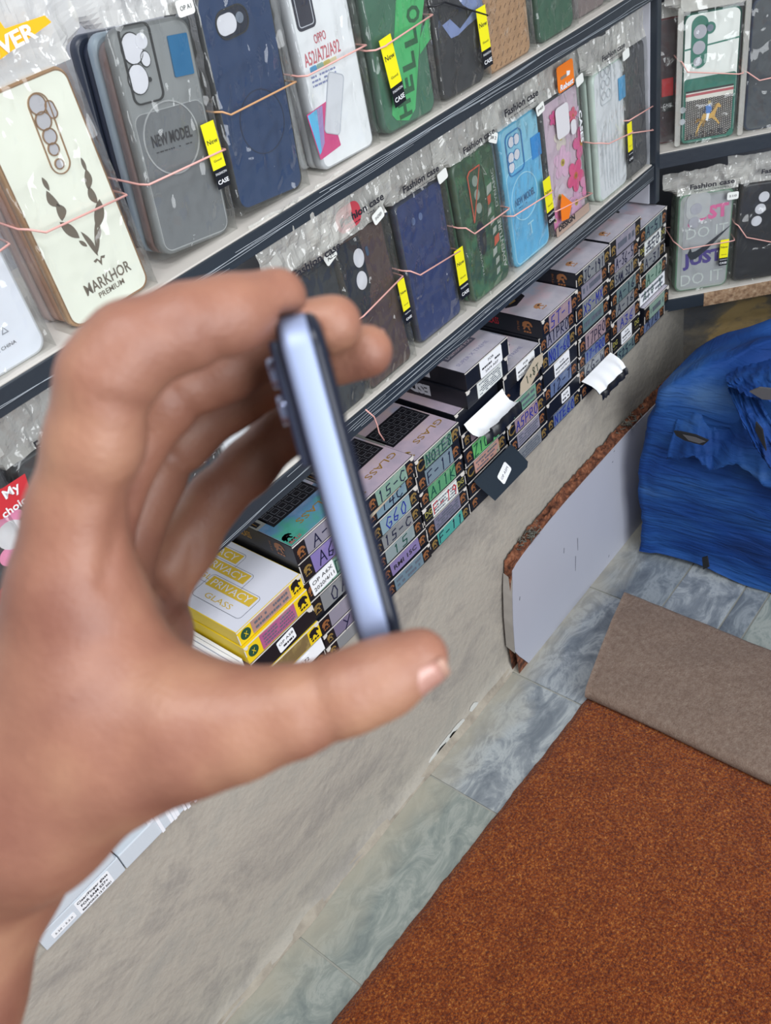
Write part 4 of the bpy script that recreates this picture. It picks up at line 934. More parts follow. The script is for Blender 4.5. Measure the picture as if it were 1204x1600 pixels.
GROUPS = {1: 'first column of black boxes', 2: 'second column of black boxes', 3: 'third column of black boxes', 4: 'fourth column of black boxes', 5: 'fifth column of black boxes',
          6: 'sixth column of black boxes', 7: 'seventh column of black boxes', 8: 'eighth column of black boxes', 9: 'last column of black boxes', 0: 'yellow and black boxes beside the white sleeves'}
ZP = .3484
def glass_box(label, x0, x1, z0, z1, col, lab=None, text=None, ik=None, em='lion', top=None, dy=0.0, depth=.172, body=None, lw=.62, lx=0.0, prn=0, small=None, side=None, rnd=None, yaw=None, nm='glass_box'):
    rnd = rnd or random.Random(int(x0 * 9973 + z0 * 7919))
    w = x1 - x0 - .0008; t = z1 - z0 - .0003; body = body or M_BLACK
    yaw = rnd.uniform(-.012, .012) if yaw is None else yaw
    root = empty(nm, ((x0 + x1) / 2, .600 - dy + rnd.uniform(-.0015, .0025) - .001, z0), (0, 0, yaw))
    tag(root, label, 'box', GROUPS[col])
    c = MB(); e = .0007
    c.box((-w / 2, 0, 0), (w / 2, depth, t), body, bev=.0006)
    # worn white edges of the card
    c.box((-w / 2 - .0001, -.0002, t - .0014), (w / 2 + .0001, .0007, t - .0001), M_WORN)
    for sx in (-1, 1):
        if rnd.random() < .6:
            h_ = rnd.uniform(.2, .8) * t; zz = rnd.uniform(0, t - h_); c.box((sx * w / 2 - .0005, -.0003, zz), (sx * w / 2 + .0005, .0004, zz + h_), M_WORN)
        if rnd.random() < .45:            # torn corner
            x_ = sx * (w / 2 - .003); r_ = rnd.uniform(.003, .006); P = [(x_ + r_ * math.cos(a) * rnd.uniform(.5, 1), t * .9 + r_ * .8 * math.sin(a) * rnd.uniform(.5, 1)) for a in [k * PI / 4 for k in range(8)]]
            c.poly([(max(-w / 2, min(w / 2, a)), min(t, b)) for a, b in P], -.0008, M_WORN, .0008)
    fr = xz(0)
    if em == 'lion':
        ml = rnd.choice([M_LION, M_LION, M_LIONG])
        for sx in (-1, 1): lion(c, sx * (w / 2 - .0095), t * .45, min(.0125, t * .52), fr, ml)
    elif em == 'dg':
        for sx in (-1, 1): put_text(c, 'DG', .013, .008, sx * (w / 2 - .010), t * .56, fr, mat('dull_gold', 'a09a50', .4), bold=.02); scribble(c, .012, .0015, sx * (w / 2 - .010), t * .25, fr, MATS['dull_gold'], 1, rnd)
    elif em == 'c':
        rg(c, -w / 2 + .0095, t * .5, .0075, .0022, -.0004, M_LIONG, 18, th=.0004); c.poly(circ(-w / 2 + .013, t * .55, .0042, 12), -.0006, body)
        lion(c, w / 2 - .0095, t * .45, .014, fr, M_LIONG)
    elif em == 'yellow':
        lion(c, w / 2 - .0095, t * .48, .0150, fr, M_BLACK)
        c.poly(circ(-w / 2 + .010, t * .5, .0068, 18), -.0004, mat('green_seal', '1c4a38', .4)); put_text(c, 'X', .005, .006, -w / 2 + .010, t * .5, fr, M_YEL, d=.0007)
    if side == 'lion':
        frs = lambda a, b, d=0.0: (-w / 2 - d, -a, b)
        lion(c, -.022, t * .5, .016, frs, M_LION); put_text(c, "IT'S ME", .014, .003, -.036, t * .5, frs, M_LION, ang=PI / 2)
        put_text(c, '9D GLASS', .03, .010, -.082, t * .5, frs, M_GOLD if top == 'holo' else M_RED)
    elif side == 'esd':
        frs = lambda a, b, d=0.0: (-w / 2 - d, -a, b)
        put_text(c, 'ESD', .034, .013, -.072, t * .5, frs, mat('dull_white_print', 'b9bbc2', .5), bold=.06, ang=PI)
    if top: top_print(c, top, w, depth, t)
    c.build('carton', root)
    if lab:
        l_ = MB(); lw_ = w * lw; lh = t * .84; cx = lx * w
        jx = rnd.uniform(-.001, .001)
        l_.poly([(cx - lw_ / 2 + jx, t * .5 - lh / 2), (cx + lw_ / 2 + jx, t * .5 - lh / 2), (cx + lw_ / 2, t * .5 + lh / 2), (cx - lw_ / 2, t * .5 + lh / 2)], -.0006, lab, .0005)
        fl_ = xz(-.0006)
        if prn: scribble(l_, lw_ * .86, lh * .8, cx, t * .5, fl_, mat('fine_print', '5c6270', .5), prn, rnd, .85)
        if text:
            if ik: ink(l_, text, min(lw_ * .92, .0105 * len(text) + .006), lh * .72, cx, t * .5, fl_, ik, sw=.0015, rnd=rnd)
            else: put_text(l_, text, min(lw_ * .8, .0075 * len(text)), lh * .34, cx, t * .5, fl_, M_PRINT, bold=.015)
        l_.build('label', root)
    if small:
        (sx, sz, sw_, sh_, sa, lines) = small
        s_ = MB(); s_.poly(rrect(sw_, sh_, .002, 4, sx, sz, sa), -.0011, M_WHITE, .0005)
        k = len(lines)
        for i, ln in enumerate(lines):
            o = sh_ * (.5 - (i + .5) / k) * .8; ox = -o * math.sin(sa); oz = o * math.cos(sa)
            if ln == '#': scribble(s_, sw_ * .85, sh_ / k * .7, sx + ox, sz + oz, xz(-.0012), M_PRINT, 1, rnd, .9)
            else: put_text(s_, ln, min(sw_ * .85, sh_ / k * .5 * len(ln)), sh_ / k * .42, sx + ox, sz + oz, xz(-.0012), M_PRINT, ang=sa)
        s_.build('white_sticker', root)
    return root

ORD = ['topmost', 'second', 'third', 'fourth', 'fifth', 'sixth', 'seventh', 'eighth']
CN = {1: 'stack beside the yellow boxes', 2: 'stack right of the phone', 3: 'second stack right of the phone', 5: 'fifth stack from the corner',
      6: 'fourth stack from the corner', 7: 'third stack from the corner', 8: 'second stack from the corner', 9: 'corner stack'}
LAV = foil('8f8c9c', 'a79fab'); GRY = foil('868a8e', '9a999e'); TEAL = foil('647a7e', '7b8e8e'); MINT = foil('84a394', '9ab0a0'); BLU = foil('66769a', '8490a6'); PNK = foil('a08a92', 'b49aa0'); GRN = foil('5a9c70', '86b08a'); AQ = foil('4ba49a', '6cb0a4'); CREAM = mat('off_white_label', 'd8dcda', .5)
def column(k, x0, x1, zs, specs, **kw):
    n = len(specs)
    for i, sp in enumerate(specs):
        z1 = zs[i]; z0 = zs[i + 1]
        d = dict(sp); what = d.pop('what')
        jx = random.uniform(-.0012, .0012) if i else 0
        glass_box('%s, %s of the %s' % (what, ORD[i] if i < n - 1 else 'bottom', CN[k]), x0 + jx + d.pop('ox', 0), x1 + jx, z0, z1, k, **d, **kw)
B = M_INKB
random.seed(11)
column(9, 1.150, 1.234, [.530, .505, .479, .454, .428, .402, .374, ZP], [
    dict(what='black box with silver lid and slate label', lab=TEAL, text='A-51', ik=M_INK, top='plain'), dict(what='black box with white printed label', lab=CREAM, text='A50', ik=M_INK, prn=3, em='dg'),
    dict(what='black box with inked grey label', lab=GRY, text='A-31', ik=M_INK), dict(what='black box with inked mint label', lab=MINT, text='A-12', ik=M_INKG),
    dict(what='box with a wide white crossed label', lab=M_WHITE, lw=.98, text='A14 X', ik=M_INKG, prn=2, em=None), dict(what='black box with plain mint label sticking out', lab=foil('8aa69a', '98aea6'), prn=1, dy=.007, ox=.004, top='plain'),
    dict(what='black box with inked blue label', lab=BLU, text='A70', ik=M_INK)])
column(8, 1.062, 1.1495, [.552, .522, .496, .473, .448, .425, .400, .372, ZP], [
    dict(what='black box with plain lavender label', lab=LAV, prn=1, top='lion', dy=.004), dict(what='black box with inked mauve label', lab=LAV, text='A-36-5', ik=M_INK), dict(what='black box with inked grey label', lab=GRY, text='SAM.S21', ik=M_INK),
    dict(what='black box with inked slate label', lab=TEAL, text='A-16', ik=M_INK, lw=.66), dict(what='black box with inked pale grey label', lab=GRY, text='A-16', ik=M_INK), dict(what='black box with blue ink on mauve', lab=LAV, text='A36', ik=B),
    dict(what='black box with small white sticker', em='dg', small=(0, .0135, .032, .022, .0, ['FOR', '#', 'SAM S10'])), dict(what='black box with inked slate label', lab=TEAL, text='S25-U', ik=M_INK)])
column(7, .9705, 1.0605, [.551, .526, .500, .474, .450, .421, .398, .373, ZP], [
    dict(what='black box with silver lid and side emblem', lab=GRY, text='JC-191', ik=M_INK, top='lion', side='lion', dy=.003), dict(what='black box with rosy printed label', lab=LAV, prn=1), dict(what='black box with blue ink on grey', lab=GRY, text='XS-MX', ik=B),
    dict(what='black box with plain teal label', lab=TEAL, prn=1), dict(what='black box with black ink on pink', lab=PNK, text='17PRO', ik=M_INK), dict(what='black box with blue ink on blue', lab=BLU, text='17-PRO', ik=B),
    dict(what='black box with black ink on grey', lab=GRY, text='6G-W', ik=M_INK), dict(what='black box with a torn open end', em='lion')])
column(6, .8805, .9700, [.530, .503, .477, .450, .425, .399, .373, ZP], [
    dict(what='black box with wide silver lid', lab=PNK, text='5T-1', ik=B, top='plain', side='lion', dy=.003), dict(what='black box with inked mauve label', lab=LAV, text='A1PRO', ik=M_INK), dict(what='black box with blue ink on blue', lab=BLU, text='NOT-60', ik=B),
    dict(what='plain black box with white sticker', em=None, small=(.002, .0125, .040, .022, .03, ['FOR', '#', 'INO NOTE15'])), dict(what='black box with black ink on blue', lab=BLU, text='12-T', ik=M_INK),
    dict(what='plain black box with a tiny white sticker', em=None, small=(.004, .013, .022, .017, .0, ['FOR', '#'])), dict(what='black box with blue ink on blue', lab=BLU, text='NTE60', ik=B)])
column(5, .7905, .8795, [.4985, .474, .448, .422, .397, .373, ZP], [
    dict(what='silver-lidded black box with white sticker', em=None, top='esd', small=(.006, .0125, .044, .022, .0, ['FOR', '#', 'INO NOTE15'])), dict(what='black box behind the torn kraft scrap', em='lion', lab=None),
    dict(what='black box with green label', lab=foil('7aa890', 'a09c90'), prn=2), dict(what='black box with blue ink on pink', lab=PNK, text='A5PRO', ik=B, em='c'), dict(what='black box with grey printed label', lab=LAV, prn=4), dict(what='black box with fine grey print', lab=GRY, prn=4)])
# torn kraft card marked 1+8T
kt = MB(); fr = xz(0)
kt.poly([(-.012, -.012), (.010, -.014), (.030, -.004), (.045, .004), (.046, .018), (.028, .020), (.006, .010), (-.008, .004)], -.004, M_KRAFT, .0008); ink(kt, '1+8T', .030, .011, .018, .003, xz(-.0042), mat('dark_green_ink', '2c4436', .5), sw=.0011, ang=.18)
o = kt.build('card_scrap', loc=(.825, .5945, .472)); tag(o, 'torn kraft card scrap with green handwriting against the box ends', 'card')

g = lambda lbl, *a, **k: glass_box(lbl, *a, **k)
g('thick black box with silver lid and white sticker, on top of its twin', .7165, .8065, .5245, .5495, 4, em=None, top='esd', side='esd', dy=.003, small=(.006, .0125, .046, .023, 0, ['FOR', '#', 'SAM A07']))
g('black box with a white barcode label, under its silver-lidded twin', .715, .805, .4985, .5240, 4, em=None, side='esd', dy=.003, lab=CREAM, lw=.60, lx=.05, prn=6)
g('black box with a torn-open white end flap, under the two thick black boxes', .6985, .7885, .470, .498, 4, em=None, top='rosy', dy=-.006)
g('black box with a rosy label below the torn-open box', .6985, .7880, .4475, .4695, 4, lab=PNK)
g('black box with shiny green label above the pink and green one', .6975, .7875, .4200, .4470, 4, lab=foil('6cc070', '8cc8a8'), text='Z10/U', ik=M_INKG)
g('black box with pink and green printed label above the hanging flap', .6975, .7870, .3960, .4195, 4, lab=foil('c89a8c', '9cb494'), prn=3, em='c')
g('black box mostly covered by a hanging dark flap', .6960, .7880, .3720, .3955, 4)
g('black box at the bottom under the hanging dark flap', .6945, .7880, ZP, .3715, 4)
column(3, .6055, .6925, [.4965, .4735, .446, .421, .395, .371, ZP], [
    dict(what='black GLASS-lidded box with printed green label', lab=foil('7c9c88', '90a898'), text='NOTE8', ik=M_INKG, prn=3, em='c', top='glass', dy=.003), dict(what='black box with inked slate label', lab=foil('7a8c98', '8898a2'), text='F-11', ik=M_INK), dict(what='black box with bright green label', lab=GRN, text='A11K', ik=M_INKG),
    dict(what='black box with white printed label', lab=CREAM, text='F-19', ik=M_RED, prn=4, em='dg', lw=.6), dict(what='black box with dull violet printed label', lab=foil('77768c', '8a8498'), prn=4), dict(what='black box with aqua label', lab=AQ, text='F-11', ik=M_INK)])
column(2, .5160, .6045, [.5085, .485, .463, .438, .416, .394, .371, ZP], [
    dict(what='rosy GLASS-lidded box with mint label', lab=MINT, text='15-C', ik=M_INK, top='glass', dy=.005), dict(what='black box with torn kraft edge', lab=foil('7c98a8', '8ea8a8'), text='14C', ik=M_INK), dict(what='black box with blue ink on pale blue', lab=foil('8aa4b0', '8cae9e'), text='G60', ik=B),
    dict(what='black box with inked grey label', lab=GRY, text='15-C', ik=M_INK), dict(what='black box with crumpled grey label', lab=foil('8c9ca0', 'a0acac'), text='15', ik=M_INKG), dict(what='black box with printed lavender label', lab=foil('8478a8', '8c80b0'), text='RMI 15C'), dict(what='black box with slate blue printed label', lab=foil('6c8494', '7a909c'), prn=2)])
o = MB(); o.poly([(-.042, -.004), (-.015, -.001), (.010, .001), (.036, .006), (.040, .010), (.020, .008), (-.010, .0055), (-.040, .002)], -.0016, M_KRAFT, .001); o = o.build('card_scrap', loc=(.560, .5975, .482)); tag(o, 'torn strip of kraft card on the stack right of the phone', 'card')
column(1, .4095, .5005, [.5250, .4995, .470, .4405, .412, .388, .368, ZP], [
    dict(what='black box with blue-green keyboard lid', lab=foil('8e8c9c', '9a92a6'), text='A-5', ik=M_INK, top='holo', side='lion', dy=.002), dict(what='black box with inked violet label', lab=foil('8478b4', '9a8cb0'), text='A6P', ik=M_INK), dict(what='black box with tilted white sticker', lab=foil('7ea898', '90b0a4'), text='9D', ik=M_INKG, small=(-.018, .0165, .038, .024, .05, ['OP A6X', '2020/4/11'])),
    dict(what='black box with inked grey label', lab=GRY, text='0A', ik=M_INK), dict(what='black box with plain mauve label', lab=LAV), dict(what='black box with inked mauve label', lab=foil('77708c', '8a8498'), text='YK', ik=M_INK), dict(what='black box with grey label', lab=GRY)])
YB = M_YEL
g('yellow box with white PRIVACY GLASS lid, topmost beside the white sleeves', .3130, .4085, .4700, .4895, 0, body=YB, em='yellow', top='yellow', lab=foil('b08c84', 'b89a8c'), prn=2, lw=.6)
g('yellow box with magenta printed label, directly under the lidded yellow box', .3120, .4075, .4450, .4695, 0, body=YB, em='yellow', lab=foil('b0608c', '9a8a90'), prn=4, lw=.55, dy=.004)
g('plain black box with a small white sticker between yellow boxes', .3130, .4080, .4200, .4445, 0, em=None, dy=.004, small=(.002, .013, .026, .016, .08, ['OP A58', '#']))
g('yellow box with brown label, under the plain black box', .3130, .4080, .3960, .4195, 0, body=YB, em='yellow', lab=foil('7c6a48', 'a08c5a'), lw=.6, dy=.006)
g('black and white box low beside the white sleeves', .3130, .4085, .3720, .3955, 0, em=None, lab=M_WHITE, lw=.95, small=(.0, .012, .05, .012, 0, ['OP A52/A72']), dy=.004)
g('bottom black box beside the white sleeves', .3130, .4085, ZP, .3715, 0, em='lion', lab=GRY)

# torn-open ends: sheets of card bending out of the box mouths
def flap(label, x0, x1, z, prof, seed, hemw=.006, nm='open_flap'):
    mb = MB(); n = 22; V = []; m_ = len(prof)
    for i in range(n + 1):
        t = i / n; x = x0 + (x1 - x0) * t; wv = noise.noise((t * 6, seed, 0)) * .006
        for k, (py_, pz_) in enumerate(prof):
            s_ = k / (m_ - 1); V.append((x + .004 * s_ * math.sin(t * 9 + seed), .5985 - py_ - wv * s_ * s_, z + pz_ + wv * s_ * .6))
    F = [(i * m_ + k, (i + 1) * m_ + k, (i + 1) * m_ + k + 1, i * m_ + k + 1) for i in range(n) for k in range(m_ - 1)]
    mb.add(V, F, M_WHITE, True)
    V2 = [(a, b + .0010, c - .0008) for a, b, c in V]; mb.add(V2, [tuple(reversed(f)) for f in F], M_BLACK, True)
    H_ = []
    for i in range(n + 1):
        p = V[i * m_ + m_ - 1]; q = .0012 * noise.noise((i * .9, seed, 5))
        H_ += [(p[0], p[1] - .0004, p[2] + .0006), (p[0], p[1] - .0034, p[2] - .001 + q), (p[0], p[1] - .0040, p[2] - hemw + q * 2)]
    mb.add(H_, [(i * 3 + k, (i + 1) * 3 + k, (i + 1) * 3 + k + 1, i * 3 + k + 1) for i in range(n) for k in (0, 1)], M_BLACK, True)
    o = mb.build(nm); tag(o, label, 'flap'); return o
flap('white inner flap of the torn box under the two thick black boxes', .704, .788, .470, [(0, .014), (.004, .006), (.010, .0005), (.018, -.001), (.025, .003)], 1.0, .013)
flap('curled white flap hanging from the bottom of the third column from the corner', .974, 1.058, .374, [(0, .006), (.007, .004), (.015, .001), (.022, -.004), (.027, -.011)], 2.0, .010)
# dark hanging flap with a small round-cornered label
fp = MB()
fp.add([(.703, .5955, .397), (.789, .5955, .397), (.803, .5815, .362), (.797, .5795, .357), (.720, .5795, .357), (.705, .5930, .390)], [(0, 5, 1), (1, 5, 4), (1, 4, 2), (2, 4, 3)], mat('dark_slate_card', '252e36', .4))
fo = fp.build('open_flap'); tag(fo, 'dark slate flap with a tilted white label hanging over the box ends', 'flap')
lb = MB(); P = rrect(.026, .017, .003, 4, 0, 0, .35)
fr3 = lambda a, b, d=0.0: (.755 + a, .5868 - d + (b * .371), .3757 + b * .928)
lb.polyf(P, fr3, M_WHITE, .0008); put_text(lb, 'OP A5M', .020, .004, 0, 0, fr3, M_PRINT, ang=.35, d=.0010)
lo_ = lb.build('label', fo)

# upright white glass sleeves filed side by side, and the flat white boxes at the left
rs = random.Random(5); x = .3105; k = 0
while x > .150:
    w_ = rs.uniform(.0034, .0048); z_ = .452 - (0.3105 - x) * .10 + rs.uniform(-.0015, .0015); y0 = .6005 + rs.uniform(-.006, .002)
    m_ = MB(); m_.box((-w_ / 2, 0, 0), (w_ / 2 - .0004, .155, z_ - ZP), mat('sleeve_white', 'e8eaf0', .5), bev=.0004)
    if k % 9 == 4: m_.box((-w_ / 2 - .0001, .002, z_ - ZP - .010), (-w_ / 2 + .0004, .14, z_ - ZP - .0095), M_RED)
    o = m_.build('glass_sleeve', loc=(x - w_ / 2, y0, ZP), rot=(0, rs.uniform(-.004, .0), 0)); tag(o, 'thin white cardboard glass sleeve standing on edge in the row left of the yellow boxes', 'box', 'white glass sleeves filed upright left of the yellow boxes')
    x -= w_; k += 1
pa = atY(75, 1487, .598); pb = atY(205, 1370, .598); pc = atY(275, 1297, .598)
def white_box(label, x0, x1, z0, z1, txt=None):
    r_ = empty('flat_white_box', ((x0 + x1) / 2, .5985, z0)); tag(r_, label, 'box', 'flat white boxes on the plinth left of the sleeves')
    c = MB(); c.box((-(x1 - x0) / 2, 0, 0), ((x1 - x0) / 2, .16, z1 - z0), mat('bluish_white_card', 'c6ced6', .4), bev=.0012); c.build('carton', r_)
    if txt:
        l_ = MB(); W_ = x1 - x0; h = z1 - z0
        l_.poly(rrect(.040, .019, .001, 2, W_ * .14, h * .5), -.0006, M_WHITE, .0004)
        put_text(l_, 'Clear/Finger glass', .036, .0030, W_ * .14, h * .5 + .0058, xz(-.0006), M_PRINT, bold=.02); put_text(l_, 'FOR SAM S27+', .032, .0032, W_ * .14, h * .5, xz(-.0006), M_PRINT, bold=.02); put_text(l_, 'BlackFORCE 12 IT 2021', .034, .0024, W_ * .14, h * .5 - .006, xz(-.0006), M_PRINT, bold=.03)
        l_.poly(rrect(.026, .008, .001, 2, -W_ * .25, h * .42), -.0006, M_WHITE, .0004); put_text(l_, '5.20 - 5.2.0', .020, .0024, -W_ * .25, h * .42, xz(-.0006), M_PRINT)
        l_.build('label', r_)
white_box('flat white box with two printed labels below the wrist at plinth edge', pa.x, pb.x, ZP, ZP + .0235, True)
white_box('flat white box right of the labelled one, just below the palm', pb.x + .001, pb.x + .092, ZP, ZP + .0235)
white_box('flat white box stacked on the labelled one, behind the wrist', pa.x + .002, pb.x - .002, ZP + .024, ZP + .048)

lb = MB(); P_ = [atY(u, v, .592) for u, v in ((571, 640), (584, 651), (589, 664), (592, 676), (600, 688))]; q0 = P_[0]
lb.tube([(p.x - q0.x, p.y - q0.y, p.z - q0.z) for p in P_], .0008, M_BAND, 6)
o = lb.build('rubber_band', loc=q0); tag(o, 'loose pink rubber band dangling from the shelf edge over the GLASS lids', 'rubber band')
# ---------------------------------------------------------------- chipboard leaning on the plinth
M_LAM = mat('white_laminate', 'aeb0bc', .45, var=.03, vscale=5)
M_CHIP = ramp_mat('broken_chipboard', [(.30, '33190f'), (.45, '5c3422'), (.58, '7d4b32'), (.72, '94654a')], scale=120, rough=.95, bump=.003, bscale=240)
pbd = empty('chipboard_panel', (1.05, .580, 0)); tag(pbd, 'white laminated chipboard offcut with ragged brown top edge, leaning on the plinth', 'board')
ol = [(.7495, 0), (.7400, .018), (.7300, .036), (.7215, .055), (.7270, .110), (.7350, .160), (.7440, .205), (.7560, .2095), (.775, .213), (.81, .217), (.85, .220), (.90, .2215), (.96, .222), (1.02, .2215), (1.08, .221), (1.14, .218), (1.20, .214), (1.28, .208), (1.36, .201), (1.40, 0)]
ly = lambda z: .0045 * (z / .22)
m_ = MB(); n = len(ol)
Fp = [(a - 1.05, 0 + ly(z), z) for a, z in ol]; Bp = [(a, b + .0012, c) for a, b, c in Fp]
m_.add(Fp + Bp, [tuple(range(n))] + [tuple(range(2 * n - 1, n - 1, -1))] + [(i, n + i, n + (i + 1) % n, (i + 1) % n) for i in range(n)], M_LAM)
m_.build('laminate_face', pbd)
# brown core with a ragged top and left end
m_ = MB(); cy0, cy1 = .0013, .0135; V = []; ny = 7; top = []
rc = random.Random(8); N_ = 190
xsn = np.linspace(.7245, 1.395, N_)
def topz(x): return float(np.interp(x, [p[0] for p in ol[3:19]], [p[1] for p in ol[3:19]]))
for i, x in enumerate(xsn):
    for j in range(ny):
        s_ = j / (ny - 1); z = topz(x) + .004 + s_ * .007 + .006 * noise.noise((x * 50, s_ * 2.0, 1)) + .0035 * noise.noise((x * 170, s_ * 6, 4))
        if x < .745: z = min(z, topz(x) + .006)
        V.append((x - 1.05, cy0 + (cy1 - cy0) * s_ + ly(z) + .0008 * noise.noise((x * 90, s_ * 5, 9)), z))
F = [(i * ny + j, (i + 1) * ny + j, (i + 1) * ny + j + 1, i * ny + j + 1) for i in range(N_ - 1) for j in range(ny - 1)]
b0 = len(V); 
for x in xsn: V += [(x - 1.05, cy0, .0), (x - 1.05, cy1, .0)]
for i in range(N_ - 1):
    F.append((b0 + 2 * i, b0 + 2 * i + 2, (i + 1) * ny, i * ny)); F.append((b0 + 2 * i + 1, i * ny + ny - 1, (i + 1) * ny + ny - 1, b0 + 2 * i + 3))
m_.add(V, F, M_CHIP)
# grey end strip (laminate on the back side, seen at the left end)
m_.build('chip_core', pbd)
m_ = MB(); E_ = [(.7505, 0), (.741, .018), (.731, .036), (.7222, .052), (.7275, .110), (.7355, .160), (.742, .190)]
V = []; 
for a, z in E_: V += [(a - 1.0515, ly(z), z), (a - 1.0515, .0150 + ly(z), z + .008)]
m_.add(V, [(2 * i, 2 * i + 1, 2 * i + 3, 2 * i + 2) for i in range(len(E_) - 1)], mat('grey_end_strip', '9b9690', .7, var=.1, vscale=40)); m_.build('end_strip', pbd)
# bits of dust and fluff on the broken edge
M_DUST = mat('grey_fluff', '6f7068', .95); fluff = MB()
for i in range(60):
    x = rc.choice([rc.gauss(1.10, .02), rc.gauss(.80, .012)]); y = .5825 + rc.uniform(.0, .014); z = topz(x) + rc.uniform(.008, .016)
    P = [(x + rc.uniform(-.006, .006), y + rc.uniform(-.005, .004), z + rc.uniform(-.004, .004)) for _ in range(4)]
    fluff.tube(P, .0006, M_DUST, 4)
fo = fluff.build('dust_tuft'); tag(fo, 'tangled grey dust and thread caught on the broken chipboard edge', 'dust'); fo['kind'] = 'stuff'
# scuffs
sc_ = MB()
for (u, v, l_, a) in ((897, 880, .03, 1.45), (901, 850, .025, 1.5), (880, 860, .010, 1.4), (948, 868, .004, 1), (960, 705, .003, .2), (957, 722, .003, .2), (811, 935, .006, 1.2)):
    p = atY(u, v, .5835); sc_.poly([(p.x + math.cos(a) * s1 * l_ / 2 - math.sin(a) * s2 * .0006 - 1.05, p.z + math.sin(a) * s1 * l_ / 2 + math.cos(a) * s2 * .0006) for s1, s2 in ((-1, -1), (1, -1), (1, 1), (-1, 1))], ly(p.z) - .0003, mat('scuff', '5f616c', .7), .0003)
sc_.build('scuff_marks', pbd)

# ---------------------------------------------------------------- blue cloth covered box
def blue_mat():
    m = ramp_mat('faded_blue_cloth', [(.28, '0c2a60'), (.45, '113a7c'), (.58, '1f4c8c'), (.76, '4a6e9c')], scale=5, rough=.7, detail=10, bump=0, spec=.25, stretch=(1, 1, 2.5))
    nt = m.node_tree; b = nt.nodes['Principled BSDF']; tc = nt.nodes.new('ShaderNodeTexCoord'); mp = nt.nodes.new('ShaderNodeMapping'); mp.inputs['Scale'].default_value = (6, 6, 46)
    n = nt.nodes.new('ShaderNodeTexNoise'); n.inputs['Scale'].default_value = 2.2; n.inputs['Detail'].default_value = 8; n.inputs['Distortion'].default_value = .6
    nt.links.new(tc.outputs['Object'], mp.inputs[0]); nt.links.new(mp.outputs[0], n.inputs['Vector'])
    bp = nt.nodes.new('ShaderNodeBump'); bp.inputs['Distance'].default_value = .006; nt.links.new(n.outputs['Fac'], bp.inputs['Height']); nt.links.new(bp.outputs[0], b.inputs['Normal'])
    return m
M_BLUE = blue_mat()
FOOT = [(1.045, .543), (1.049, .50), (1.052, .44), (1.056, .38), (1.061, .31), (1.066, .22), (1.07, .10), (1.07, -.04), (1.10, -.06), (1.25, -.06), (1.42, -.06), (1.50, -.04), (1.50, .05), (1.46, .17), (1.40, .27), (1.33, .36), (1.26, .45), (1.21, .51), (1.18, .548), (1.12, .552), (1.07, .553)]
def perim(n):
    P = [Vector((a, b)) for a, b in FOOT]; m_ = len(P); S = [0]
    for i in range(m_): S.append(S[-1] + (P[(i + 1) % m_] - P[i]).length)
    out = []
    for k in range(n):
        s = S[-1] * k / n
        for i in range(m_):
            if S[i] <= s <= S[i + 1]: out.append(P[i].lerp(P[(i + 1) % m_], (s - S[i]) / (S[i + 1] - S[i]))); break
    return out
PN = 230; pr = perim(PN); cc = Vector((1.24, .22)); ccx = Vector((1.26, .24))
# left face keeps y order; top surface height
def topH(x, y): return .365 + .05 * min(1, max(0, (x - 1.05) / .25)) + .022 * noise.noise((x * 7, y * 7, 2))
V = []; rows = 0
zs_ = [0, .012, .03] + [.03 + .30 * i / 34 for i in range(1, 35)]
ringz = []
for z in zs_:
    for k, p in enumerate(pr):
        d = (p - ccx).normalized(); t = z / .33
        sag = -.045 * max(0, (t - .55)) ** 1.5 * 2.0                     # shoulders fall inward near the top
        q = p + d * (sag + .006 * noise.noise((p.x * 9, p.y * 9, z * 34)) + .004 * noise.noise((p.x * 22, p.y * 22, z * 75)) + .012 * math.sin(PI * min(t, 1)) * noise.noise((p.x * 4, p.y * 4, z * 5 + 3)))
        if p.x < 1.1 and p.y < .52: q.x -= .004 * math.sin(z * 20 + p.y * 8)
        V.append((q.x, q.y, z + (.010 + .012 * noise.noise((p.x * 8, p.y * 8, 5)) if z == 0 else 0)))
    rows += 1
base_ring = V[-PN:]
NT = 20
for r in range(1, NT + 1):
    f = r / NT
    for k in range(PN):
        bx, by, bz = base_ring[k]; x = bx + (ccx.x - bx) * f; y = by + (ccx.y - by) * f
        up = 1 - (1 - min(1, f * 2.4)) ** 2
        fold = .020 * abs(noise.noise((x * 8 + y * 5, y * 9, 7))) + .010 * noise.noise((x * 24, y * 20, 3)) + .016 * max(0, noise.noise((x * 5 - y * 9, x * 4, 11)))
        V.append((x, y, bz + (topH(x, y) - bz) * up + fold * min(1, f * 4)))
    rows += 1
F = [(r * PN + k, r * PN + (k + 1) % PN, (r + 1) * PN + (k + 1) % PN, (r + 1) * PN + k) for r in range(rows - 1) for k in range(PN)]
bb = empty('cloth_covered_box', (1.2, .25, 0)); tag(bb, 'big box shrouded in torn royal blue cloth in the corner', 'covered box')
m_ = MB(); m_.add([(a - 1.2, b - .25, c) for a, b, c in V], F, M_BLUE, True); m_.build('cover_cloth', bb)
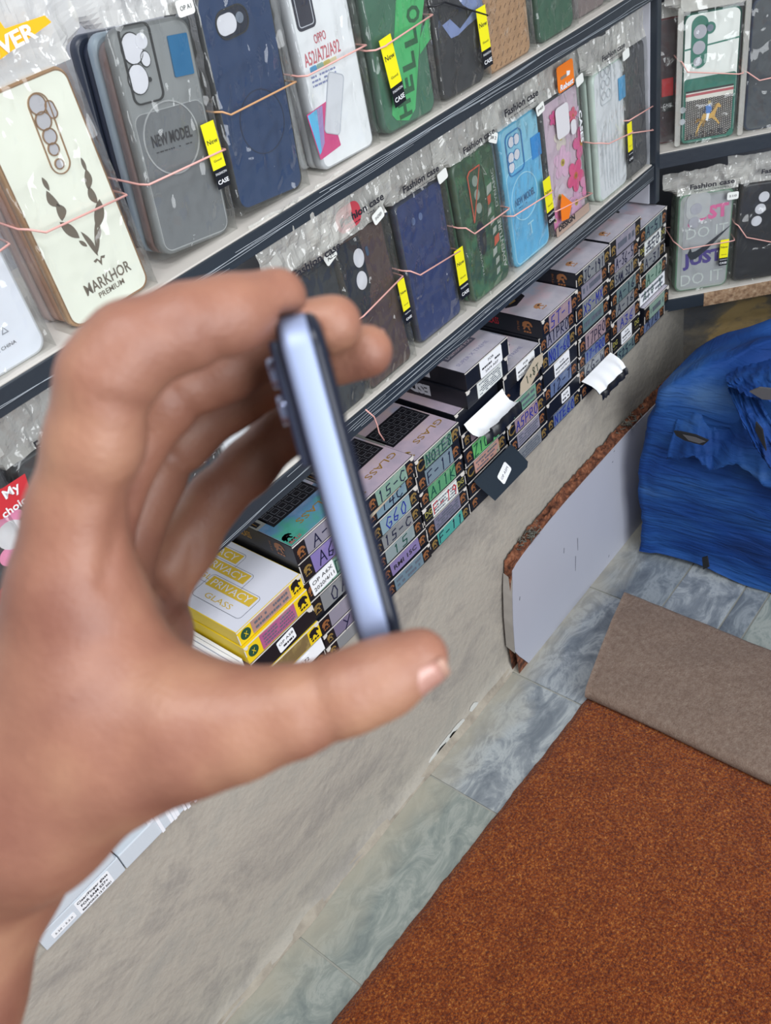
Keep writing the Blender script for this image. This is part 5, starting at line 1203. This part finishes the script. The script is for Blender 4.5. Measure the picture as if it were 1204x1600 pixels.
# the loose upper cloth folded over the front: hangs down the face with a ragged hem
def drape(name, top_pts, hem_pts, off, seed, nu=70, nv=30, lab=None, amp=1.0):
    """cloth sheet between two pixel-free 3-D rails"""
    def rail(P, t):
        s = t * (len(P) - 1); i = min(int(s), len(P) - 2); return Vector(P[i]).lerp(Vector(P[i + 1]), s - i)
    V = []
    for j in range(nv + 1):
        v = j / nv
        for i in range(nu + 1):
            u = i / nu; a = rail(top_pts, u); b = rail(hem_pts, u); p = a.lerp(b, v)
            bul = off * math.sin(PI * min(1, v * 1.02)) ** .7
            w = amp * (.007 * noise.noise((u * 7 + v * 2, v * 3, seed)) + .004 * noise.noise((u * 16 - v * 5, v * 9, seed + 2)) + .0016 * noise.noise((u * 40, v * 40, seed)))
            hem = .006 * noise.noise((u * 18, seed, 0)) * v ** 6
            V.append((p.x - (bul + w) * .85 - .002, p.y - (bul + w) * .15, p.z + (bul + w) * .55 + hem))
    F = [(j * (nu + 1) + i, (j + 1) * (nu + 1) + i, (j + 1) * (nu + 1) + i + 1, j * (nu + 1) + i + 1) for j in range(nv) for i in range(nu)]
    m_ = MB(); m_.add([(a - 1.2, b - .25, c) for a, b, c in V], F, M_BLUE, True); o = m_.build(name, bb)
    sd = o.modifiers.new('thick', 'SOLIDIFY'); sd.thickness = .0012
    if lab: o['label'] = lab
    return o
def X(u, v, x=1.045): return tuple(hit(u, v, (x, 0, 0), Vector((1, 0, 0))))
drape('loose_cloth', [X(1085, 565, 1.12), X(1130, 548, 1.16), X(1175, 545, 1.16), X(1225, 560, 1.14), X(1300, 600, 1.12)],
      [X(1042, 716, 1.035), X(1085, 712, 1.030), X(1110, 735, 1.030), X(1150, 722, 1.030), X(1195, 757, 1.030), X(1300, 800, 1.03)], .012, 3.0, lab='paler faded fold of blue cloth with a ragged hem')
drape('loose_cloth', [X(1140, 575, 1.15), X(1160, 552, 1.17), X(1200, 545, 1.16), X(1240, 560, 1.15)],
      [X(1138, 600, 1.05), X(1172, 618, 1.03), X(1215, 625, 1.03), X(1260, 640, 1.04)], .022, 8.0, amp=1.4, lab='bunched bright blue fold of cloth')
drape('loose_cloth', [X(1138, 605, 1.07), X(1150, 590, 1.08), X(1180, 600, 1.07)], [X(1182, 700, 1.015), X(1204, 730, 1.012), X(1255, 755, 1.012)], .014, 12.0, 30, 24, amp=1.2, lab='twisted blue fold of cloth')
# dark tears in the cloth
M_TEAR = mat('dark_tear', '14161c', .9); M_CARD = mat('grey_card_inside', '55555a', .8)
def tear(px, x, mt): 
    tr_ = MB()
    P = [Vector(X(u, v, x)) - Vector((1.2, .25, 0)) for u, v in px]; n = len(P)
    tr_.add([p for p in P] + [p + Vector((.003, 0, 0)) for p in P], [tuple(range(n)), tuple(range(2 * n - 1, n - 1, -1))] + [(i, (i + 1) % n, n + (i + 1) % n, n + i) for i in range(n)], mt)
    o = tr_.build('tear', bb); o['label'] = 'dark ragged hole in the cloth'
tear([(1052, 674), (1062, 675), (1085, 680), (1106, 689), (1098, 696), (1085, 693), (1068, 688), (1056, 681)], 1.0135, M_TEAR)
tear([(1066, 679), (1085, 683), (1102, 690), (1092, 693), (1075, 688)], 1.0130, M_CARD)
tear([(1170, 612), (1185, 606), (1204, 608), (1215, 626), (1190, 624)], 1.003, M_CARD)
tear([(1096, 872), (1104, 870), (1107, 886), (1098, 890)], 1.038, M_TEAR)
tear([(1180, 660), (1190, 672), (1196, 705), (1188, 690), (1179, 672)], .990, M_TEAR)

# ---------------------------------------------------------------- carpet
def carpet_mat():
    m = ramp_mat('rust_carpet', [(.30, '30120a'), (.42, '662a0e'), (.52, '8a4218'), (.60, 'aa6428'), (.70, 'd0a060')], scale=330, rough=.95, bump=.004, bscale=420, detail=8, spec=.1, nrough=.75)
    nt = m.node_tree; b = nt.nodes['Principled BSDF']; b.inputs['Sheen Weight'].default_value = .15
    old = b.inputs['Base Color'].links[0].from_socket
    tc = nt.nodes.new('ShaderNodeTexCoord'); n = nt.nodes.new('ShaderNodeTexNoise'); n.inputs['Scale'].default_value = 26; n.inputs['Detail'].default_value = 6
    nt.links.new(tc.outputs['Object'], n.inputs['Vector'])
    r = nt.nodes.new('ShaderNodeValToRGB'); r.color_ramp.elements[0].position = .35; r.color_ramp.elements[0].color = (.82, .78, .74, 1); r.color_ramp.elements[1].position = .65; r.color_ramp.elements[1].color = (1, 1, 1, 1)
    nt.links.new(n.outputs['Fac'], r.inputs[0]); mx = nt.nodes.new('ShaderNodeMixRGB'); mx.blend_type = 'MULTIPLY'; mx.inputs[0].default_value = 1
    nt.links.new(old, mx.inputs[1]); nt.links.new(r.outputs[0], mx.inputs[2]); nt.links.new(mx.outputs[0], b.inputs['Base Color'])
    return m
M_CARP = carpet_mat()
nx_, ny_ = 300, 230; V = []; X0, X1 = -1.1, .86
for i in range(nx_ + 1):
    u = i / nx_; x = X0 + (X1 - X0) * u
    ye = .487 - (.017 * min(1, max(0, (x - .17) / .55))) + .0022 * noise.noise((x * 30, 0, 0)) + .0012 * noise.noise((x * 160, 3, 0))
    for j in range(ny_ + 1):
        v = (j / ny_) ** 1.0; y = ye - (ye + .75) * (1 - v)
        e = min(1, (1 - v) / .012)
        V.append((x, y, .0005 + (.0075 + .0011 * noise.noise((x * 260, y * 260, 1))) * math.sqrt(e)))
F = [(i * (ny_ + 1) + j, (i + 1) * (ny_ + 1) + j, (i + 1) * (ny_ + 1) + j + 1, i * (ny_ + 1) + j + 1) for i in range(nx_) for j in range(ny_)]
ca = empty('carpet', (.2, -.1, 0)); tag(ca, 'rust orange pile carpet with its far end folded back, grey-brown backing up', 'carpet')
m_ = MB(); m_.add([(a - .2, b + .1, c) for a, b, c in V], F, M_CARP, True); m_.build('carpet_pile', ca)
M_BACKF = ramp_mat('jute_backing', [(.30, '5a4a40'), (.46, '746054'), (.56, '806e62'), (.72, '968878')], scale=150, rough=.95, bump=.0012, bscale=520, detail=12, nrough=.85)
prof = []                                   # folded-back end: closed rounded strip in (x, z)
nA = 12
for i in range(nA + 1): a = PI / 2 + PI * i / nA; prof.append((.0 + .0125 * math.cos(a) + .0115, .0205 + .0120 * math.sin(a)))      # near curl
for i in range(1, 12): prof.append((.012 + .176 * i / 12, .0088))
for i in range(nA + 1): a = -PI / 2 + PI * i / nA; prof.append((.188 + .010 * math.cos(a), .0185 + .0100 * math.sin(a)))
for i in range(1, 22):
    t = i / 22; prof.append((.188 - .176 * t, .0285 + .0075 * math.sin(PI * t) + .004 * t))
V = []; m_n = len(prof); NB_ = 130
for k in range(NB_ + 1):
    t = k / NB_
    for (a, z) in prof:
        f_ = a / .2
        y0 = .467 + .048 * f_; y = y0 - 1.15 * t
        xx = .7265 + a * (1 + .06 * (1 - t)) + .004 * noise.noise((t * 5, f_, 3)) + .010 * t * 0
        V.append((xx, y, z + (.0025 * noise.noise((a * 20, y * 12, 0)) + .0012 * noise.noise((a * 60, y * 50, 0)) if z > .02 else 0)))
F = [(k * m_n + i, (k + 1) * m_n + i, (k + 1) * m_n + (i + 1) % m_n, k * m_n + (i + 1) % m_n) for k in range(NB_) for i in range(m_n)]
F += [tuple(range(m_n - 1, -1, -1)), tuple(NB_ * m_n + i for i in range(m_n))]
m_ = MB(); m_.add([(a - .2, b + .1, c) for a, b, c in V], F, M_BACKF, True); fo = m_.build('folded_end', ca); fo['label'] = 'grey-brown carpet backing'

# ---------------------------------------------------------------- phone
A_ = campt(455, 482, .200); Wd = (Vector(R_.T @ np.array([.255, .967, .075]))).normalized()
Ld = Vector(R_.T @ np.array([-.060, -.069, 1.0])); Ld = (Ld - Wd * Ld.dot(Wd)).normalized(); Td = Wd.cross(Ld).normalized()
if Td.dot(Vector(R_[0])) < 0: Td = -Td
Zd = -Wd
PM = Matrix((Td, Ld, Zd)).transposed().to_4x4()
if PM.determinant() < 0: print('PHONE FRAME LEFT HANDED')
LEN = (campt(600, 1028, .206) - A_).length
PM = Matrix.Translation(A_ + Wd * (LEN / 2)) @ PM
ph = empty('smartphone'); ph.matrix_world = PM; tag(ph, 'slim slate blue smartphone held edge-on between finger and thumb', 'phone')
M_PB = mat('slate_blue_metal', '8d99b8', .5, metal=.35); M_PG = mat('phone_glass', '161b2a', .3); M_PBK = mat('phone_back', '262c40', .35, metal=.2)
TH = .0096; PL = .160
def phone_slab(x0, x1, ins, mt, mb, r=.009, mt2=None):
    o = rrect(PL - 2 * ins, LEN - 2 * ins, r, 8)          # in (y, z)
    V = [(x0, a + PL / 2, b) for a, b in o] + [(x1, a + PL / 2, b) for a, b in o]; n = len(o)
    mb.add(V, [tuple(range(n)), tuple(range(2 * n - 1, n - 1, -1))], mt2 or mt); mb.add(V, [(i, n + i, n + (i + 1) % n, (i + 1) % n) for i in range(n)], mt, True)
def phone_body(levels, mt, mb):
    n = None; V = []
    for x, ins in levels:
        o = rrect(PL - 2 * ins, LEN - 2 * ins, .009 - ins * .5, 8); n = len(o); V += [(x, a + PL / 2, b) for a, b in o]
    F = [(k * n + i, (k + 1) * n + i, (k + 1) * n + (i + 1) % n, k * n + (i + 1) % n) for k in range(len(levels) - 1) for i in range(n)]
    F += [tuple(range(n)), tuple((len(levels) - 1) * n + i for i in reversed(range(n)))]
    mb.add(V, F, mt, True)
m_ = MB(); phone_body([(-TH / 2 + .0006, .0016), (-TH / 2 + .0009, .0007), (-TH / 2 + .0017, .0001), (-TH / 2 + .0026, 0), (TH / 2 - .0030, 0), (TH / 2 - .0024, .0002), (TH / 2 - .0020, .0010)], M_PB, m_); m_.build('metal_frame', ph)
m_ = MB(); phone_body([(TH / 2 - .0024, .0003), (TH / 2 - .0012, .0004), (TH / 2 - .0002, .0011), (TH / 2 + .0006, .0028)], M_PG, m_); m_.build('screen', ph)
m_ = MB(); phone_body([(-TH / 2 - .0001, .0030), (-TH / 2 + .0003, .0014), (-TH / 2 + .0010, .0008)], M_PBK, m_); m_.build('back_cover', ph)
m_ = MB(); m_.box((-TH / 2 - .0022, .004, LEN / 2 - .034), (-TH / 2 + .0001, .040, LEN / 2 - .005), M_PBK, bev=.0010); cbm = m_.build('camera_bump', ph)
for (yy, zz) in ((.0105, LEN / 2 - .0115), (.0105, LEN / 2 - .0200)):
    m_ = MB(); c_ = circ(yy, zz, .0036, 22); c2 = circ(yy, zz, .0032, 22); n = 22
    V = [(-TH / 2 - .0021, a, b) for a, b in c_] + [(-TH / 2 - .0036, a, b) for a, b in c_] + [(-TH / 2 - .0038, a, b) for a, b in c2]
    m_.add(V, [(k * n + i, k * n + (i + 1) % n, (k + 1) * n + (i + 1) % n, (k + 1) * n + i) for k in range(2) for i in range(n)] + [tuple(2 * n + i for i in range(n))], mat('lens_ring', '9aa4c4', .2, metal=.8), True); m_.build('lens', cbm)

# ---------------------------------------------------------------- hand (one continuous surface grown from a smooth distance field)
def cpt(u, v, d): return np.array([(u - 602) / FPX * d, (v - 800) / FPX * d, d])
def smin(a, b, k):
    h = np.clip(.5 + .5 * (b - a) / k, 0, 1); return b + (a - b) * h - k * h * (1 - h)
VX = .00135
lo = np.array([-.192, -.060, .160]); hi = np.array([.030, .262, .312])
nn = np.ceil((hi - lo) / VX).astype(int)
gx, gy, gz = [lo[i] + VX * np.arange(nn[i]) for i in range(3)]
PX, PY, PZ = np.meshgrid(gx, gy, gz, indexing='ij')
PX = PX.astype(np.float32); PY = PY.astype(np.float32); PZ = PZ.astype(np.float32)
def cone(a, b, ra, rb):
    d = b - a; L2 = float(d @ d); t = ((PX - a[0]) * d[0] + (PY - a[1]) * d[1] + (PZ - a[2]) * d[2]) / L2
    t = np.clip(t, 0, 1); q = np.sqrt((PX - a[0] - d[0] * t) ** 2 + (PY - a[1] - d[1] * t) ** 2 + (PZ - a[2] - d[2] * t) ** 2)
    return q - (ra + (rb - ra) * t)
def chain(J, k=.003):
    D = None
    for (p, r), (q, s) in zip(J[:-1], J[1:]):
        c = cone(cpt(*p), cpt(*q), r / 1000, s / 1000); D = c if D is None else smin(D, c, k)
    return D
def crease(D, c, axis, depth, wid, rad):
    c = cpt(*c); a = np.array(axis, float); a /= np.linalg.norm(a)
    s = (PX - c[0]) * a[0] + (PY - c[1]) * a[1] + (PZ - c[2]) * a[2]
    q = (PX - c[0]) ** 2 + (PY - c[1]) ** 2 + (PZ - c[2]) ** 2
    return D + depth * np.exp(-(s / wid) ** 2) * (q < rad * rad)
HAND = dict(
    index=[((108, 900, .205), 11.2), ((118, 805, .202), 10.4), ((148, 690, .196), 9.9), ((166, 592, .192), 9.7), ((205, 543, .192), 9.2), ((290, 511, .195), 8.6), ((360, 492, .199), 8.0), ((432, 466, .206), 6.9)],
    middle=[((120, 870, .232), 12.0), ((190, 700, .230), 9.6), ((262, 612, .228), 9.2), ((350, 570, .230), 8.8), ((430, 530, .232), 8.2), ((520, 506, .232), 7.4)],
    ring=[((165, 910, .252), 11.5), ((228, 756, .256), 9.2), ((281, 683, .258), 8.8), ((362, 622, .258), 8.2), ((445, 577, .255), 8.1), ((572, 549, .246), 7.2)],
    pinky=[((225, 940, .272), 11.0), ((290, 850, .276), 9.0), ((336, 779, .276), 7.9), ((386, 732, .276), 7.9), ((446, 668, .274), 7.8), ((480, 636, .268), 7.0)],
    thumb=[((55, 1240, .212), 18.5), ((190, 1160, .206), 17.3), ((295, 1134, .202), 15.2), ((370, 1130, .199), 11.8), ((460, 1110, .197), 9.4), ((545, 1082, .196), 8.3), ((600, 1058, .197), 8.0), ((655, 1026, .198), 6.4)])
fin = {k: chain(v, .004) for k, v in HAND.items()}
palm = None
for a, b in ((((118, 920, .207), 12.0), ((5, 1298, .222), 19)), (((130, 900, .228), 13.5), ((-10, 1330, .240), 20)), (((175, 945, .248), 13), ((0, 1335, .258), 19)), (((228, 975, .268), 12), ((10, 1330, .272), 17)),
             (((155, 1050, .212), 16.5), ((40, 1248, .216), 21)), (((130, 975, .208), 14), ((145, 1080, .210), 17)), (((-42, 1300, .232), 23), ((-120, 1560, .238), 23)), (((-120, 1560, .238), 23), ((-190, 1800, .242), 27)), (((-190, 1800, .242), 27), ((-290, 2120, .236), 30)), (((225, 1010, .262), 12), ((200, 1090, .240), 17))):
    c = cone(cpt(*a[0]), cpt(*b[0]), a[1] / 1000, b[1] / 1000); palm = c if palm is None else smin(palm, c, .010)
fin['thumb'] = crease(fin['thumb'], (508, 1102, .197), (.95, -.28, 0), .0007, .0009, .013)
fin['thumb'] = crease(fin['thumb'], (486, 1110, .197), (.95, -.28, 0), .0005, .0008, .013)
fin['index'] = crease(fin['index'], (345, 560, .197), (.93, -.3, 0), .0009, .0012, .012)
fin['index'] = crease(fin['index'], (212, 640, .19), (.2, -.9, 0), .0009, .0014, .010)
fin['middle'] = crease(fin['middle'], (300, 640, .228), (.75, -.6, 0), .0012, .0015, .014)
fin['ring'] = crease(fin['ring'], (300, 745, .256), (.75, -.6, 0), .0012, .0015, .014)
D = smin(palm, fin['thumb'], .012)
D = smin(D, fin['index'], .009)
four = np.minimum(fin['middle'], fin['ring']); four = np.minimum(four, fin['pinky'])
D = smin(D, four, .0045)
# palm creases
for (u, v, d, ax, dep) in ((215, 900, .235, (.9, .35, -.1), .0016), (262, 940, .25, (.95, .25, 0), .0014), (190, 820, .215, (.93, .2, .2), .0010)):
    D = crease(D, (u, v, d), ax, dep, .0016, .024)
# keep the flesh out of the phone: the pads flatten where they press it
Ri = np.array(PM.inverted().to_3x3()) ; Pt = np.array(PM.translation)
cw = R_.T                                   # camera axes -> world
Am = Ri @ cw; bm_ = Ri @ (np.array(CP) - Pt)
qx = Am[0, 0] * PX + Am[0, 1] * PY + Am[0, 2] * PZ + bm_[0]; qy = Am[1, 0] * PX + Am[1, 1] * PY + Am[1, 2] * PZ + bm_[1]; qz = Am[2, 0] * PX + Am[2, 1] * PY + Am[2, 2] * PZ + bm_[2]
box = np.maximum(np.maximum(np.abs(qx) - TH / 2 - .0005, np.abs(qy - PL / 2) - PL / 2 - .0002), np.abs(qz) - LEN / 2 - .0002)
D = np.maximum(D, -box)
def surface_nets(D):
    s = D < 0; nx, ny, nz = D.shape
    acc = np.zeros((nx - 1, ny - 1, nz - 1, 3), np.float32); cnt = np.zeros((nx - 1, ny - 1, nz - 1), np.float32)
    C = [(i, j, k) for i in (0, 1) for j in (0, 1) for k in (0, 1)]
    def sl(c): return (slice(c[0], nx - 1 + c[0]), slice(c[1], ny - 1 + c[1]), slice(c[2], nz - 1 + c[2]))
    for a in C:
        for ax in range(3):
            if a[ax] == 0:
                b = list(a); b[ax] = 1; da = D[sl(a)]; db = D[sl(b)]; m = (da < 0) != (db < 0)
                t = np.where(m, da / np.where(m, da - db, 1), 0)
                for q in range(3): acc[..., q] += np.where(m, a[q] + (t if q == ax else 0), 0)
                cnt += m
    act = cnt > 0; idx = -np.ones(act.shape, int); idx[act] = np.arange(act.sum())
    cell = np.argwhere(act); V = cell + acc[act] / cnt[act][:, None]
    F = []
    for ax in range(3):
        o1, o2 = (ax + 1) % 3, (ax + 2) % 3
        S0 = [slice(1, n_ - 1) for n_ in D.shape]; S1 = list(S0); S0[ax] = slice(0, D.shape[ax] - 1); S1[ax] = slice(1, D.shape[ax])
        a = s[tuple(S0)]; b = s[tuple(S1)]; e = np.argwhere(a != b); 
        off = np.array([0 if i == ax else 1 for i in range(3)]); base = e + off
        inside = a[tuple(e.T)]
        q = []
        for (u, v) in ((0, 0), (1, 0), (1, 1), (0, 1)):
            c = base.copy(); c[:, o1] -= u; c[:, o2] -= v; q.append(idx[tuple(c.T)])
        q = np.stack(q, 1); q[~inside] = q[~inside][:, ::-1]; F.append(q)
    F = np.concatenate(F); F = F[(F >= 0).all(1)]
    return V, F
Vh, Fh = surface_nets(D)
# light smoothing
for it in range(3):
    nb = np.zeros_like(Vh); ct = np.zeros(len(Vh))
    for a, b in ((0, 1), (1, 2), (2, 3), (3, 0)):
        np.add.at(nb, Fh[:, a], Vh[Fh[:, b]]); np.add.at(ct, Fh[:, a], 1); np.add.at(nb, Fh[:, b], Vh[Fh[:, a]]); np.add.at(ct, Fh[:, b], 1)
    Vh = Vh * .5 + .5 * nb / np.maximum(ct, 1)[:, None]
Vc = lo + Vh * VX
Vw = Vc @ R_ + np.array(CP)
def skin_mat():
    m = mat('skin', '96685a', .46, sss=.05, spec=.4); nt = m.node_tree; b = nt.nodes['Principled BSDF']
    tc = nt.nodes.new('ShaderNodeTexCoord'); n = nt.nodes.new('ShaderNodeTexNoise'); n.inputs['Scale'].default_value = 38; n.inputs['Detail'].default_value = 5
    nt.links.new(tc.outputs['Object'], n.inputs['Vector']); r = nt.nodes.new('ShaderNodeValToRGB'); el = r.color_ramp.elements
    el[0].position = .3; el[0].color = srgb('7d5244'); el[1].position = .72; el[1].color = srgb('a27860'); e = el.new(.5); e.color = srgb('8f6351')
    nt.links.new(n.outputs['Fac'], r.inputs[0]); nt.links.new(r.outputs[0], b.inputs['Base Color'])
    n2 = nt.nodes.new('ShaderNodeTexNoise'); n2.inputs['Scale'].default_value = 900; n2.inputs['Detail'].default_value = 3
    nt.links.new(tc.outputs['Object'], n2.inputs['Vector']); bp = nt.nodes.new('ShaderNodeBump'); bp.inputs['Distance'].default_value = .00025
    nt.links.new(n2.outputs['Fac'], bp.inputs['Height']); nt.links.new(bp.outputs[0], b.inputs['Normal'])
    return m
hc = campt(150, 1100, .22)
hd = empty('person', hc); tag(hd, 'bare left hand and wrist of a person holding the phone edge-on', 'person')
m_ = MB(); m_.add([tuple(v) for v in (Vw - np.array(hc))], [tuple(int(i) for i in f) for f in Fh], skin_mat(), True); m_.build('hand', hd)
# nails: curved plates on the finger tips
M_NAIL = mat('fingernail', 'a87c70', .3, coat=.25); M_NTIP = mat('nail_tip', 'aa8474', .4)
def nail(p, tip, r, side, wdt, ln, back=.35):
    """p: a joint behind the tip, tip: tip centre (cam coords), side: outward direction of the nail in cam coords"""
    a = cpt(*p); b = cpt(*tip); ax = (b - a) / np.linalg.norm(b - a); s = np.array(side, float); s -= ax * (s @ ax); s /= np.linalg.norm(s); t = np.cross(ax, s)
    V = []; nu, nv = 10, 8
    for i in range(nv + 1):
        f = i / nv; l = (f - back) * ln
        for j in range(nu + 1):
            g = (j / nu - .5) * 2; an = g * wdt * (1 - .25 * max(0, f - .6) / .4 * abs(g)); rr = r / 1000 + .0005 + max(0, -l) * .15 - .0006 * abs(g) ** 3 - (.0008 if l > 0 else 0) * 0
            fall = max(0, l) ** 2 / (2 * r / 1000) * .75
            V.append(b + ax * l + s * (rr - fall) * math.cos(an) + t * (rr - fall * .5) * math.sin(an))
    V = np.array(V) @ R_ + np.array(CP) - np.array(hc)
    mb = MB(); Fq = [(i * (nu + 1) + j, i * (nu + 1) + j + 1, (i + 1) * (nu + 1) + j + 1, (i + 1) * (nu + 1) + j) for i in range(nv) for j in range(nu)]
    mb.add(V, Fq[:nu * (nv - 1)], M_NAIL, True); mb.add(V, Fq[nu * (nv - 1):], M_NTIP, True)
    o = mb.build('fingernail', hd); sd = o.modifiers.new('thick', 'SOLIDIFY'); sd.thickness = .0004; return o
nail((600, 1058, .197), (655, 1026, .198), 6.7, (.38, .70, -.60), .8, .0140, .72)
nail((430, 530, .232), (520, 506, .232), 7.3, (.25, -.35, .9), .8, .0095, .5)
nail((450, 580, .254), (572, 549, .246), 7.1, (.3, -.45, .85), .8, .0095, .5)
